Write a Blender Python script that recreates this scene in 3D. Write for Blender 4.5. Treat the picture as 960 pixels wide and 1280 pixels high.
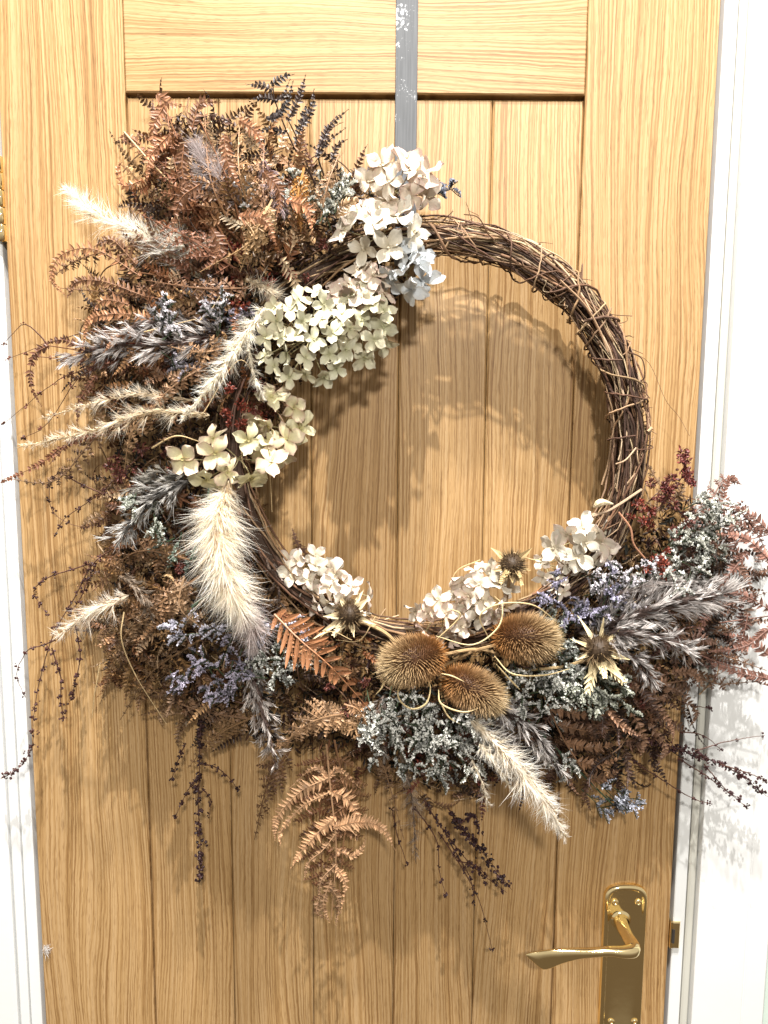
import bpy, math
import numpy as np
rng = np.random.default_rng(7)
U = rng.uniform
def R(a): return math.radians(a)
for o in list(bpy.data.objects): bpy.data.objects.remove(o)
scn = bpy.context.scene
COL = scn.collection

# ------------------------------------------------------------------ camera, world, lights, exposure
CAMD, CAMZ, PITCH, ROLL, FPX = 0.925, 1.5, 6.7, 0.4, 925.0
cam = bpy.data.cameras.new('camera'); co = bpy.data.objects.new('camera', cam); COL.objects.link(co)
cam.sensor_fit = 'VERTICAL'; cam.sensor_height = 36.0; cam.lens = 36.0*FPX/1280.0
cam.clip_start = 0.02; cam.clip_end = 60
cp, sp_ = math.cos(R(PITCH)), math.sin(R(PITCH)); cr, sr = math.cos(R(ROLL)), math.sin(R(ROLL))
fw = np.array([0, cp, -sp_]); up0 = np.array([0, sp_, cp]); rt0 = np.array([1., 0, 0])
rt = rt0*cr + up0*sr; upv = -rt0*sr + up0*cr
from mathutils import Matrix, Vector
m = Matrix(((rt[0], upv[0], -fw[0], 0), (rt[1], upv[1], -fw[1], -CAMD), (rt[2], upv[2], -fw[2], CAMZ), (0, 0, 0, 1)))
co.matrix_world = m
scn.camera = co

w = bpy.data.worlds.new('World'); scn.world = w; w.use_nodes = True
nt = w.node_tree; nt.nodes.clear()
wo = nt.nodes.new('ShaderNodeOutputWorld'); bg = nt.nodes.new('ShaderNodeBackground')
tc = nt.nodes.new('ShaderNodeTexCoord'); sx = nt.nodes.new('ShaderNodeSeparateXYZ')
mr = nt.nodes.new('ShaderNodeMapRange'); rp = nt.nodes.new('ShaderNodeValToRGB')
mr.inputs[1].default_value = -1; mr.inputs[2].default_value = 1
rp.color_ramp.elements[0].position = 0.22; rp.color_ramp.elements[0].color = (.26, .20, .14, 1)
rp.color_ramp.elements[1].position = 0.52; rp.color_ramp.elements[1].color = (1.0, .95, .88, 1)
nt.links.new(tc.outputs['Generated'], sx.inputs[0]); nt.links.new(sx.outputs[2], mr.inputs[0])
nt.links.new(mr.outputs[0], rp.inputs[0]); nt.links.new(rp.outputs[0], bg.inputs[0])
nt.links.new(bg.outputs[0], wo.inputs[0])
bg.inputs[1].default_value = 0.43

def aim(o, target):
    d = Vector(target) - o.location
    o.rotation_euler = d.to_track_quat('-Z', 'Y').to_euler()
def spot(name, loc, tgt, power, size, cone, col, blend=0.6):
    l = bpy.data.lights.new(name, 'SPOT'); l.energy = power; l.shadow_soft_size = size
    l.spot_size = R(cone); l.spot_blend = blend; l.color = col
    o = bpy.data.objects.new(name, l); COL.objects.link(o); o.location = loc; aim(o, tgt); return o
spot('ceiling_or_fill_spotlight', (0.04, -1.10, 4.15), (0, 0, 1.45), 470, 0.020, 60, (1.0, .965, .93))
spot('ceiling_or_fill_spotlight', (-0.03, -0.90, 4.40), (0, 0, 1.35), 520, 0.045, 60, (1.0, .965, .93))
spot('ceiling_or_fill_spotlight', (0.25, -2.5, 2.75), (0, 0, 1.3), 175, 0.10, 60, (1.0, .965, .91))  # unseen frontal fill lamp above and behind the camera, brightens the foliage

scn.view_settings.view_transform = 'Standard'; scn.view_settings.look = 'None'
scn.view_settings.exposure = 0.52; scn.view_settings.gamma = 1; scn.view_settings.use_curve_mapping = False

# ------------------------------------------------------------------ helpers
def px(u, v, h=0.0):
    """point h metres in front of the door face, from its place in the photograph (960x1280)"""
    u = np.asarray(u, float); v = np.asarray(v, float); h = np.asarray(h, float)
    x = (u-480)/FPX; y = -(v-640)/FPX
    d = fw + x[..., None]*rt + y[..., None]*upv
    t = (CAMD-h)/d[..., 1]
    return np.array([0, -CAMD, CAMZ]) + t[..., None]*d
MM = 0.001007
def S(p, h=0.0): return p*MM*(CAMD-h)/CAMD     # photo pixels to metres at height h
def nrm(a):
    a = np.asarray(a, float); return a/np.maximum(np.linalg.norm(a, axis=-1, keepdims=True), 1e-9)
OUT = np.array([0., -1., 0.])

class MB:
    def __init__(s): s.V = []; s.Q = []; s.T = []; s.C = []; s.n = 0
    def add(s, V, Q=None, C=(1, 1, 1), T=None):
        V = np.asarray(V, float).reshape(-1, 3)
        C = np.asarray(C, float)
        if C.ndim == 1: C = np.tile(C, (len(V), 1))
        s.V.append(V); s.C.append(C.reshape(-1, 3))
        if Q is not None and len(Q): s.Q.append(np.asarray(Q, int).reshape(-1, 4)+s.n)
        if T is not None and len(T): s.T.append(np.asarray(T, int).reshape(-1, 3)+s.n)
        s.n += len(V)
    def mesh(s, name, smooth=False, off=None):
        V = np.concatenate(s.V); C = np.clip(np.concatenate(s.C), 0, 1)
        if off is not None: V = V-off
        Q = np.concatenate(s.Q) if s.Q else np.zeros((0, 4), int)
        T = np.concatenate(s.T) if s.T else np.zeros((0, 3), int)
        me = bpy.data.meshes.new(name)
        me.vertices.add(len(V)); me.vertices.foreach_set('co', V.ravel())
        nl = len(Q)*4+len(T)*3
        me.loops.add(nl); me.loops.foreach_set('vertex_index', np.concatenate([Q.ravel(), T.ravel()]).astype(np.int32))
        me.polygons.add(len(Q)+len(T))
        st = np.concatenate([np.arange(len(Q))*4, len(Q)*4+np.arange(len(T))*3]).astype(np.int32)
        me.polygons.foreach_set('loop_start', st)
        me.polygons.foreach_set('use_smooth', np.full(len(Q)+len(T), bool(smooth)))
        a = me.color_attributes.new('col', 'FLOAT_COLOR', 'POINT')
        a.data.foreach_set('color', np.concatenate([C, np.ones((len(C), 1))], 1).astype(np.float32).ravel())
        me.update(calc_edges=True)
        return me

def link(name, me, mat=None, parent=None, **props):
    o = bpy.data.objects.new(name, me); COL.objects.link(o)
    if mat and me and not me.materials: me.materials.append(mat)
    if parent: o.parent = parent
    for k, v in props.items(): o[k] = v
    return o

def blades(P, D, N, L, W, curl, c0, c1, Sg=3, fold=0.0, prof='leaf', cpow=1.0):
    """n tapering strips: base P, direction D, face normal N, length, width, curl angle"""
    P = np.asarray(P, float).reshape(-1, 3); n = len(P)
    D = nrm(np.broadcast_to(D, (n, 3))); N = np.broadcast_to(N, (n, 3))
    B = nrm(np.cross(D, N)); N = nrm(np.cross(B, D))
    L = np.broadcast_to(L, n)[:, None, None]; W = np.broadcast_to(W, n)[:, None, None]
    c = np.broadcast_to(curl, n).astype(float); c = np.where(abs(c) < 1e-3, 1e-3, c)[:, None]
    s = np.linspace(0, 1, Sg+1)[None, :]
    a = c*s
    ctr = P[:, None, :] + L*((np.sin(a)/c)[..., None]*D[:, None, :] + ((1-np.cos(a))/c)[..., None]*N[:, None, :])
    nn = -np.sin(a)[..., None]*D[:, None, :] + np.cos(a)[..., None]*N[:, None, :]
    if prof == 'leaf': p = np.sin(np.pi*np.clip(0.12+s*0.88, 0, 1))**0.6
    elif prof == 'hair': p = (1-s)**0.7
    elif prof == 'tooth': p = (1-s**1.5)**.9*np.minimum(1, .75+s*1.5)
    elif prof == 'spike': p = np.sin(np.pi*np.clip(.15+s*.85, 0, 1)**.75)**1.1*(1-.4*s)+.02*(1-s)
    elif prof == 'oval': p = np.sin(np.pi*np.clip(0.08+s*0.86, 0, 1))
    else: p = 1-s
    p = p[..., None]*W*0.5
    c0 = np.broadcast_to(c0, (n, 3))[:, None, :]; c1 = np.broadcast_to(c1, (n, 3))[:, None, :]
    sc_ = s[..., None]**cpow; cc = c0*(1-sc_) + c1*sc_
    if fold:
        V = np.stack([ctr-B[:, None]*p, ctr-nn*p*fold, ctr+B[:, None]*p], 2); k = 3
    else:
        V = np.stack([ctr-B[:, None]*p, ctr+B[:, None]*p], 2); k = 2
    C = np.repeat(cc[:, :, None, :], k, 2)
    base = (np.arange(n)*(Sg+1)*k)[:, None, None]
    i = (np.arange(Sg)*k)[None, :, None]; j = np.arange(k-1)[None, None, :]
    q = base+i+j
    Q = np.stack([q, q+1, q+k+1, q+k], -1).reshape(-1, 4)
    return V.reshape(-1, 3), Q, C.reshape(-1, 3)

def tube(P, r, sides=5, col=(1, 1, 1), cap=False):
    P = np.asarray(P, float); n = len(P)
    r = np.broadcast_to(r, n).astype(float)
    T = nrm(np.gradient(P, axis=0))
    ref = np.array([0.13, -0.9, 0.31])
    A = nrm(np.cross(T, ref)); 
    for i in range(1, n):
        a = A[i-1]-T[i]*np.dot(A[i-1], T[i]); A[i] = a/max(np.linalg.norm(a), 1e-9)
    Bv = np.cross(T, A)
    th = np.linspace(0, 2*np.pi, sides, endpoint=False)
    V = P[:, None]+r[:, None, None]*(np.cos(th)[None, :, None]*A[:, None]+np.sin(th)[None, :, None]*Bv[:, None])
    i = (np.arange(n-1)*sides)[:, None]; j = np.arange(sides)[None, :]; j2 = (j+1) % sides
    Q = np.stack([i+j, i+j2, i+sides+j2, i+sides+j], -1).reshape(-1, 4)
    C = np.asarray(col, float)
    C = np.tile(C, (n*sides, 1)) if C.ndim == 1 else np.repeat(C, sides, 0)
    V = V.reshape(-1, 3)
    Tt = []
    if cap:
        for k, base in ((0, 0), (n-1, (n-1)*sides)):
            V = np.concatenate([V, P[k:k+1]]); C = np.concatenate([C, C[base:base+1]])
            c = len(V)-1
            for q in range(sides):
                a, b = base+q, base+(q+1) % sides
                Tt.append((c, b, a) if k == 0 else (c, a, b))
    return V, Q, C, Tt

def bez(p0, p1, p2, n):
    t = np.linspace(0, 1, n)[:, None]
    return (1-t)**2*np.asarray(p0)+2*t*(1-t)*np.asarray(p1)+t*t*np.asarray(p2)
def smooth(pts, n):
    """Catmull-Rom through rows of pts (any dimension)"""
    p = np.asarray(pts, float); m_ = len(p)
    if m_ == 2: return p[0]+(p[1]-p[0])*np.linspace(0, 1, n)[:, None]
    q = np.vstack([2*p[0]-p[1], p, 2*p[-1]-p[-2]])
    t = np.linspace(0, m_-1-1e-6, n); k = t.astype(int); f = (t-k)[:, None]
    a, b, c, d = q[k], q[k+1], q[k+2], q[k+3]
    return 0.5*((2*b)+(-a+c)*f+(2*a-5*b+4*c-d)*f**2+(-a+3*b-3*c+d)*f**3)
def pxpath(pts, h, n=24):
    """pts in photo pixels, h one height or a list (metres)"""
    pts = np.asarray(pts, float); hh = np.broadcast_to(h, len(pts)) if np.ndim(h) == 0 else np.asarray(h, float)
    s = smooth(np.column_stack([pts, hh]), n)
    return px(s[:, 0], s[:, 1], s[:, 2])
def rot(v, ax, a):
    ax = nrm(ax); v = np.asarray(v, float)
    return v*math.cos(a)+np.cross(ax, v)*math.sin(a)+ax*np.dot(ax, v)*(1-math.cos(a))

# ------------------------------------------------------------------ materials
def newmat(name):
    mt = bpy.data.materials.new(name); mt.use_nodes = True
    t = mt.node_tree; b = t.nodes['Principled BSDF']; return mt, t, b
def nd(t, typ, **k):
    n = t.nodes.new(typ)
    for a, v in k.items(): setattr(n, a, v)
    return n
def math_(t, op, a, b=None, c=None):
    n = nd(t, 'ShaderNodeMath', operation=op)
    for i, x in enumerate((a, b, c)):
        if x is None: continue
        if isinstance(x, (int, float)): n.inputs[i].default_value = x
        else: t.links.new(x, n.inputs[i])
    return n.outputs[0]
def comb(t, x, y, z):
    n = nd(t, 'ShaderNodeCombineXYZ')
    for i, q in enumerate((x, y, z)):
        if isinstance(q, (int, float)): n.inputs[i].default_value = q
        else: t.links.new(q, n.inputs[i])
    return n.outputs[0]
def noise(t, vec, scale=1, detail=2, rough=0.5):
    n = nd(t, 'ShaderNodeTexNoise'); n.inputs['Scale'].default_value = scale
    n.inputs['Detail'].default_value = detail; n.inputs['Roughness'].default_value = rough
    if vec is not None: t.links.new(vec, n.inputs['Vector'])
    return n.outputs[0]
def ramp(t, fac, stops):
    r = nd(t, 'ShaderNodeValToRGB'); cr_ = r.color_ramp
    while len(cr_.elements) < len(stops): cr_.elements.new(0.5)
    for e, (p, c) in zip(cr_.elements, stops): e.position = p; e.color = (*c, 1)
    t.links.new(fac, r.inputs[0]); return r.outputs[0]
def mixc(t, fac, a, b, mode='MIX'):
    n = nd(t, 'ShaderNodeMix', data_type='RGBA', blend_type=mode)
    for sock, q in ((n.inputs[0], fac), (n.inputs[6], a), (n.inputs[7], b)):
        if isinstance(q, (int, float)): sock.default_value = q
        elif isinstance(q, tuple): sock.default_value = (*q, 1)
        else: t.links.new(q, sock)
    return n.outputs[2]

def wood(name, horizontal=False):
    mt, t, b = newmat(name)
    tcn = nd(t, 'ShaderNodeTexCoord'); oi = nd(t, 'ShaderNodeObjectInfo')
    s = nd(t, 'ShaderNodeSeparateXYZ'); t.links.new(tcn.outputs['Object'], s.inputs[0])
    X, Y, Z = s.outputs
    if horizontal: X, Z = Z, X
    rnd = math_(t, 'MULTIPLY', oi.outputs['Random'], 37.0)
    ox = math_(t, 'ADD', X, rnd)
    lo = noise(t, comb(t, math_(t, 'MULTIPLY', ox, 4.0), rnd, math_(t, 'MULTIPLY', Z, 1.1)), 1, 2)
    md = noise(t, comb(t, math_(t, 'MULTIPLY', ox, 26.0), rnd, math_(t, 'MULTIPLY', Z, 5.0)), 1, 2)
    hi = noise(t, comb(t, math_(t, 'MULTIPLY', ox, 90.0), rnd, math_(t, 'MULTIPLY', Z, 34.0)), 1, 2)
    x1 = math_(t, 'ADD', ox, math_(t, 'MULTIPLY', math_(t, 'SUBTRACT', lo, 0.5), 0.11 if horizontal else 0.10))
    x1 = math_(t, 'ADD', x1, math_(t, 'MULTIPLY', math_(t, 'SUBTRACT', md, 0.5), 0.011 if horizontal else 0.007))
    x1 = math_(t, 'ADD', x1, math_(t, 'MULTIPLY', math_(t, 'SUBTRACT', hi, 0.5), 0.0024))
    n1 = noise(t, comb(t, math_(t, 'MULTIPLY', x1, 450.0), rnd, math_(t, 'MULTIPLY', Z, 2.4)), 1, 2, .55)
    n2 = noise(t, comb(t, math_(t, 'MULTIPLY', x1, 980.0), rnd, math_(t, 'MULTIPLY', Z, 7.0)), 1, 2, .6)
    n3 = noise(t, comb(t, math_(t, 'MULTIPLY', x1, 24.0), rnd, math_(t, 'MULTIPLY', Z, 0.5)), 1, 3, .6)
    por = noise(t, comb(t, math_(t, 'MULTIPLY', x1, 1500.0), rnd, math_(t, 'MULTIPLY', Z, 60.0)), 1, 1, .5)
    sn = math_(t, 'SINE', math_(t, 'MULTIPLY', math_(t, 'ADD', x1, math_(t, 'MULTIPLY', n3, .03)), 1450.0))
    f = math_(t, 'ADD', math_(t, 'MULTIPLY', n1, .62), math_(t, 'MULTIPLY', n2, .38))
    f = math_(t, 'ADD', f, math_(t, 'MULTIPLY', sn, .05))
    grain = ramp(t, f, [(.36, (.230, .125, .046)), (.44, (.308, .184, .074)), (.50, (.382, .240, .105)), (.60, (.430, .286, .144))])
    tone = ramp(t, n3, [(.3, (.90, .87, .83)), (.7, (1.06, 1.05, 1.03))])
    c = mixc(t, 1.0, grain, tone, 'MULTIPLY')
    pm = ramp(t, por, [(.34, (.50, .42, .34)), (.42, (1, 1, 1))])
    c = mixc(t, .55, c, mixc(t, 1.0, c, pm, 'MULTIPLY'))
    orr = math_(t, 'ADD', math_(t, 'MULTIPLY', oi.outputs['Random'], .17), .98 if horizontal else .91)
    c = mixc(t, 1.0, c, comb(t, orr, orr, orr), 'MULTIPLY')
    t.links.new(c, b.inputs['Base Color'])
    b.inputs['Roughness'].default_value = .47
    b.inputs['Specular IOR Level'].default_value = .35
    bm = nd(t, 'ShaderNodeBump'); bm.inputs['Strength'].default_value = .25; bm.inputs['Distance'].default_value = .0006
    t.links.new(f, bm.inputs['Height']); t.links.new(bm.outputs[0], b.inputs['Normal'])
    return mt

def paint(name, col, bump=.15, streak=(60, 60, 4), wear=.06):
    mt, t, b = newmat(name)
    tcn = nd(t, 'ShaderNodeTexCoord'); s = nd(t, 'ShaderNodeSeparateXYZ'); t.links.new(tcn.outputs['Object'], s.inputs[0])
    v = comb(t, *[math_(t, 'MULTIPLY', s.outputs[i], float(streak[i])) for i in range(3)])
    n = noise(t, v, 1, 4, .6); n2 = noise(t, tcn.outputs['Object'], 3.0, 4, .6)
    c = ramp(t, n2, [(.3, tuple(x*(1-wear) for x in col)), (.65, col)])
    n5 = noise(t, tcn.outputs['Object'], 42.0, 6, .7); n6 = noise(t, tcn.outputs['Object'], 5.0, 2, .5)
    mk = ramp(t, math_(t, 'ADD', math_(t, 'MULTIPLY', n5, .7), math_(t, 'MULTIPLY', n6, .3)), [(.60, (1, 1, 1)), (.66, (.86, .85, .82))])
    c = mixc(t, 1.0, c, mk, 'MULTIPLY')
    t.links.new(c, b.inputs['Base Color']); b.inputs['Roughness'].default_value = .42
    bm = nd(t, 'ShaderNodeBump'); bm.inputs['Strength'].default_value = bump; bm.inputs['Distance'].default_value = .002
    n3 = noise(t, tcn.outputs['Object'], 18.0, 5, .65)
    t.links.new(math_(t, 'ADD', math_(t, 'MULTIPLY', n, .35), n3), bm.inputs['Height']); t.links.new(bm.outputs[0], b.inputs['Normal'])
    return mt

def plant(name, rough=.65, trans=.18, var=.35, scale=900.0, spec=.25, bump=0):
    mt, t, b = newmat(name)
    at = nd(t, 'ShaderNodeAttribute', attribute_name='col')
    tcn = nd(t, 'ShaderNodeTexCoord')
    n = noise(t, tcn.outputs['Object'], scale, 2, .6)
    k = math_(t, 'ADD', math_(t, 'MULTIPLY', n, 2*var), 1-var)
    c = mixc(t, 1.0, at.outputs['Color'], comb(t, k, k, k), 'MULTIPLY')
    t.links.new(c, b.inputs['Base Color'])
    b.inputs['Roughness'].default_value = rough; b.inputs['Specular IOR Level'].default_value = spec
    if bump:
        bm = nd(t, 'ShaderNodeBump'); bm.inputs['Strength'].default_value = bump; bm.inputs['Distance'].default_value = .0006
        t.links.new(n, bm.inputs['Height']); t.links.new(bm.outputs[0], b.inputs['Normal'])
    if trans:
        tr = nd(t, 'ShaderNodeBsdfTranslucent'); t.links.new(c, tr.inputs[0])
        mx = nd(t, 'ShaderNodeMixShader'); mx.inputs[0].default_value = trans
        t.links.new(b.outputs[0], mx.inputs[1]); t.links.new(tr.outputs[0], mx.inputs[2])
        t.links.new(mx.outputs[0], t.nodes['Material Output'].inputs[0])
    return mt

def metal(name, col, rough=.14, nscale=30., bump=.08):
    mt, t, b = newmat(name)
    b.inputs['Base Color'].default_value = (*col, 1); b.inputs['Metallic'].default_value = 1
    tcn = nd(t, 'ShaderNodeTexCoord'); n = noise(t, tcn.outputs['Object'], nscale, 3, .5)
    t.links.new(math_(t, 'ADD', math_(t, 'MULTIPLY', n, .12), rough-.05), b.inputs['Roughness'])
    bm = nd(t, 'ShaderNodeBump'); bm.inputs['Strength'].default_value = bump; bm.inputs['Distance'].default_value = .004
    t.links.new(n, bm.inputs['Height']); t.links.new(bm.outputs[0], b.inputs['Normal'])
    return mt

M_WV = wood('oak_vertical_grain'); M_WH = wood('oak_horizontal_grain', True)
M_GROOVE, _t, _b = newmat('groove_backing_wood'); _b.inputs['Base Color'].default_value = (.13, .075, .035, 1); _b.inputs['Roughness'].default_value = .8
M_DARK, _t, _b = newmat('dark_gap'); _b.inputs['Base Color'].default_value = (.025, .02, .016, 1); _b.inputs['Roughness'].default_value = .9  # near-black, stands in for shade in the gaps and the latch recess
M_WHITE = paint('white_gloss_paint', (.71, .715, .70))
M_WHITE_SHADED = paint('shaded_white_paint', (.52, .51, .45), .1)  # darker tone of the white paint, carries the shade of the return
M_GREEN = paint('pale_green_wall', (.55, .64, .57), .2, (8, 8, 8))
M_BRASS = metal('polished_brass', (1.0, .80, .43), .08, 22., .12)
M_BRASSD = metal('aged_brass', (.50, .36, .16), .3)
M_LEAF = plant('dried_leaf', .5, .12, .42, 700., .35)
M_HAIR = plant('dry_plume', .7, .42, .08, 300.)
M_TWIG = plant('vine_twig', .7, 0, .45, 700., .2, .6)
M_SPINE = plant('dry_spine', .55, .05, .2)

def strap_mat():
    mt, t, b = newmat('scuffed_grey_steel')
    tcn = nd(t, 'ShaderNodeTexCoord'); s = nd(t, 'ShaderNodeSeparateXYZ'); t.links.new(tcn.outputs['Object'], s.inputs[0])
    fl = noise(t, tcn.outputs['Object'], 260., 5, .75)
    big = noise(t, comb(t, math_(t, 'MULTIPLY', s.outputs[0], 8.), 0., math_(t, 'MULTIPLY', s.outputs[2], 16.)), 1, 3, .6)
    k = math_(t, 'ADD', math_(t, 'MULTIPLY', fl, .42), math_(t, 'MULTIPLY', big, .72))
    f = ramp(t, k, [(.65, (0, 0, 0)), (.70, (1, 1, 1))])
    n = noise(t, comb(t, math_(t, 'MULTIPLY', s.outputs[0], 600.), 0., math_(t, 'MULTIPLY', s.outputs[2], 18.)), 1, 3)
    base = ramp(t, n, [(.3, (.08, .083, .087)), (.7, (.12, .125, .13))])
    c = mixc(t, f, base, (.80, .82, .84))
    t.links.new(c, b.inputs['Base Color'])
    b.inputs['Roughness'].default_value = .6; b.inputs['Specular IOR Level'].default_value = .25
    return mt
M_STRAP = strap_mat()

# ------------------------------------------------------------------ solid boxes with chamfers
def cbox(mb, x0, x1, y0, y1, z0, z1, c=.0015, col=(1, 1, 1)):
    """box whose front (low y) edges are chamfered by c"""
    y = [y1, y0+c, y0]
    rings = [(x0, x1, z0, z1, y1), (x0, x1, z0, z1, y0+c), (x0+c, x1-c, z0+c, z1-c, y0)]
    V = []
    for a, b_, d, e, yy in rings: V += [(a, yy, d), (b_, yy, d), (b_, yy, e), (a, yy, e)]
    Q = []
    for r_ in (0, 4):
        for i in range(4):
            j = (i+1) % 4; Q.append((r_+i, r_+j, r_+4+j, r_+4+i))
    Q.append((8, 9, 10, 11)); Q.append((3, 2, 1, 0))
    mb.add(V, Q, col)
def solid(name, mat, parent, dims, c=.0015, **props):
    x0, x1, y0, y1, z0, z1 = dims
    mb = MB(); cbox(mb, x0, x1, y0, y1, z0, z1, c)
    off = np.array([(x0+x1)/2, y0, (z0+z1)/2])
    me = mb.mesh(name, off=off); o = link(name, me, mat, parent, **props)
    o.location = off if parent is None else off-np.array(parent.location); return o
def empty(name, loc, **props):
    o = bpy.data.objects.new(name, None); COL.objects.link(o); o.location = loc; o.empty_display_size = .05
    for k, v in props.items(): o[k] = v
    return o

# ------------------------------------------------------------------ wall (setting)
XL, XR = -.4585, .388
DT = 2.10
solid('wall', M_GREEN, None, (.520, 1.6, -.004, .12, 0, 2.7), .002, kind='structure')
solid('wall', M_GREEN, None, (-1.6, -.585, -.004, .12, 0, 2.7), .002, kind='structure')
solid('wall', M_GREEN, None, (-.583, .518, -.002, .12, 2.16, 2.7), .002, kind='structure')

# ------------------------------------------------------------------ door frame
fr = empty('door_frame', (0, 0, 0), label='white painted wooden door frame with brass strike plate around the oak door', category='door frame')
# right side: lining, return (its shade put into the paint colour) and architrave (proud of the door face)
solid('door_lining', M_WHITE, fr, (XR+.0048, XR+.0205, -.001, .11, 0, 2.12), .0012)
solid('architrave_edge', M_WHITE_SHADED, fr, (XR+.0213, XR+.031, -.0035, .05, 0, 2.125), .002)
solid('architrave', M_WHITE, fr, (XR+.0318, XR+.098, -.013, .05, 0, 2.13), .0008)
solid('architrave_moulding', M_WHITE, fr, (XR+.0981, XR+.129, -.0136, .05, 0, 2.135), .0025)
# left side
solid('door_lining', M_WHITE, fr, (XL-.0195, XL-.0048, -.001, .11, 0, 2.12), .0012)
solid('architrave_edge', M_WHITE, fr, (XL-.033, XL-.0203, -.006, .05, 0, 2.125), .003)
solid('architrave', M_WHITE, fr, (XL-.122, XL-.0338, -.011, .05, 0, 2.13), .004)
solid('door_lining', M_WHITE, fr, (XL-.0195, XR+.0205, -.0012, .11, 2.123, 2.15), .0012)
solid('gap_shade_strip', M_DARK, fr, (XL-.0046, XL+.003, .044, .05, 0, 2.12), .0004)  # dark strips standing in for the shade between door and frame
solid('gap_shade_strip', M_DARK, fr, (XR-.003, XR+.0046, .044, .05, 0, 2.12), .0004)
sk = px(843, 1167, 0); 
solid('strike_plate', M_BRASS, fr, (XR+.0008, XR+.0026, -.004, .03, sk[2]-.019, sk[2]+.019), .0005)
solid('latch_hole_shade', M_DARK, fr, (XR+.0029, XR+.0062, -.0048, -.0030, sk[2]-.011, sk[2]+.009), .0002)  # raised dark box standing in for the shade inside the hole
solid('strike_plate', M_BRASS, fr, (XR+.0028, XR+.0135, -.0042, -.0014, sk[2]-.019, sk[2]+.019), .0012)

# ------------------------------------------------------------------ door
door = empty('oak_door', (XL, 0, 0), label='light oak ledged door with vertical boards and brass lever handle', category='door')
PL, PR, RZ = -.3095, .2345, 1.8885
TH = .040
solid('stile', M_WV, door, (XL, PL, 0, TH, .0, DT), .0012)
solid('stile', M_WV, door, (PR, XR, 0, TH, .0, DT), .0012)
solid('rail', M_WH, door, (PL+.0006, PR-.0006, .0003, TH, RZ, DT-.0005), .0016)
solid('rail', M_WH, door, (PL+.0006, PR-.0006, .0003, TH, .001, .22), .0016)
solid('panel_backing', M_GROOVE, door, (PL+.001, PR-.001, .0155, .036, .222, RZ-.0005), .001)
bw = (PR-PL)/5
for i in range(5):
    x0 = PL+bw*i; ga, gb = (.0004, .0004)
    solid('board', M_WV, door, (x0+ga, x0+bw-gb, .0042, .015, .2225, RZ-.0042), .0022)
# hinge barrel at the upper left edge
hz0, hz1 = px(3, 303)[2], px(3, 196)[2]
hb = MB(); kn = 5; Lh = (hz1-hz0)/kn
for k in range(kn):
    z0 = hz0+k*Lh+.0006; z1 = hz0+(k+1)*Lh-.0006
    zz = np.array([z0, z0+.0008, z1-.0008, z1]); rr = np.array([.0042, .005, .005, .0042])
    hb.add(*tube(np.column_stack([np.full(4, XL-.0025), np.full(4, -.004), zz]), rr, 14, (1, 1, 1), True)[:3])
hg = link('hinge', hb.mesh('hinge', True, off=np.array([XL, 0, 0])), M_BRASS, door)
solid('hinge_leaf', M_BRASS, door, (XL-.0016, XL+.0016, -.0012, .03, hz0, hz1), .0004)

# handle
hdl = empty('lever_handle', np.array([.3505, 0, .815])-np.array([XL, 0, 0])); hdl.parent = door
HO = np.array([.3505, 0, .815])
def plate_outline(cx, hw, top, b, n=40):
    th = np.linspace(0, np.pi, n)
    c_, s_ = np.cos(th), np.sin(th)
    x = cx+hw*np.sign(c_)*np.abs(c_)**.75; z = top-b+b*np.abs(s_)**.75
    return np.column_stack([x, z])
ptop = px(782, 1106, .005)[2]; pcx = (px(754, 1150, .004)[0]+px(808, 1150, .004)[0])/2
phw = (px(808, 1150, .004)[0]-px(754, 1150, .004)[0])/2
pbot = ptop-.235
prof = [(0, 0), (0, .0035), (.0007, .0058), (.0022, .0074), (.0042, .0078), (.0060, .0068), (.0070, .0056), (.0085, .0052)]
rings = []
for ins, y in prof:
    a = plate_outline(pcx, phw-ins, ptop-ins, .022-ins*.6)
    bt = a.copy(); bt[:, 1] = (ptop+pbot)-bt[:, 1]
    ring = np.vstack([a, bt[::-1]])
    rings.append(np.column_stack([ring[:, 0], np.full(len(ring), -y), ring[:, 1]]))
mb = MB(); nr = len(rings[0]); V = np.vstack(rings); Q = []
for k in range(len(rings)-1):
    for i in range(nr):
        j = (i+1) % nr; Q.append((k*nr+i, k*nr+j, (k+1)*nr+j, (k+1)*nr+i))
V = np.vstack([V, [[pcx, -.0052, (ptop+pbot)/2]]]); c = len(V)-1; k = (len(rings)-1)*nr
half = nr//2
Tt = []
# inner face as strips across
for i in range(half-1): Q.append((k+i, k+i+1, k+nr-2-i, k+nr-1-i))
mb.add(V[:-1], Q)
me = mb.mesh('backplate', True, off=HO); link('backplate', me, M_BRASS, hdl)
for (u, v) in ((769, 1128), (798, 1128), (764, 1277), (793, 1277)):
    P = px(u, v, .0055); P[1] = -.0052
    sb = MB()
    pr = np.array([[0, .0047], [.0012, .0047], [.0020, .0040], [.0026, .0028], [.0022, .0020], [.0012, .0016], [.0012, .0]])
    th = np.linspace(0, 2*np.pi, 20, endpoint=False)
    Vv = np.array([[P[0]+r_*math.cos(t_), P[1]-y_, P[2]+r_*math.sin(t_)] for y_, r_ in pr for t_ in th])
    ii = np.arange(len(pr)-1)[:, None]*20; jj = np.arange(20)[None]; Q = np.stack([ii+jj, ii+(jj+1) % 20, ii+20+(jj+1) % 20, ii+20+jj], -1).reshape(-1, 4)
    sb.add(Vv, Q)
    for a_ in (0.7, 0.7+math.pi/2):   # cross slots as raised thin bars inside the recess
        d = np.array([math.cos(a_), 0, math.sin(a_)])*.0019; sb.add(*tube([P+d+OUT*.0017, P-d+OUT*.0017], .00035, 4)[:3])
    link('screw', sb.mesh('screw', True, off=HO), M_BRASS, hdl)
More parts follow.
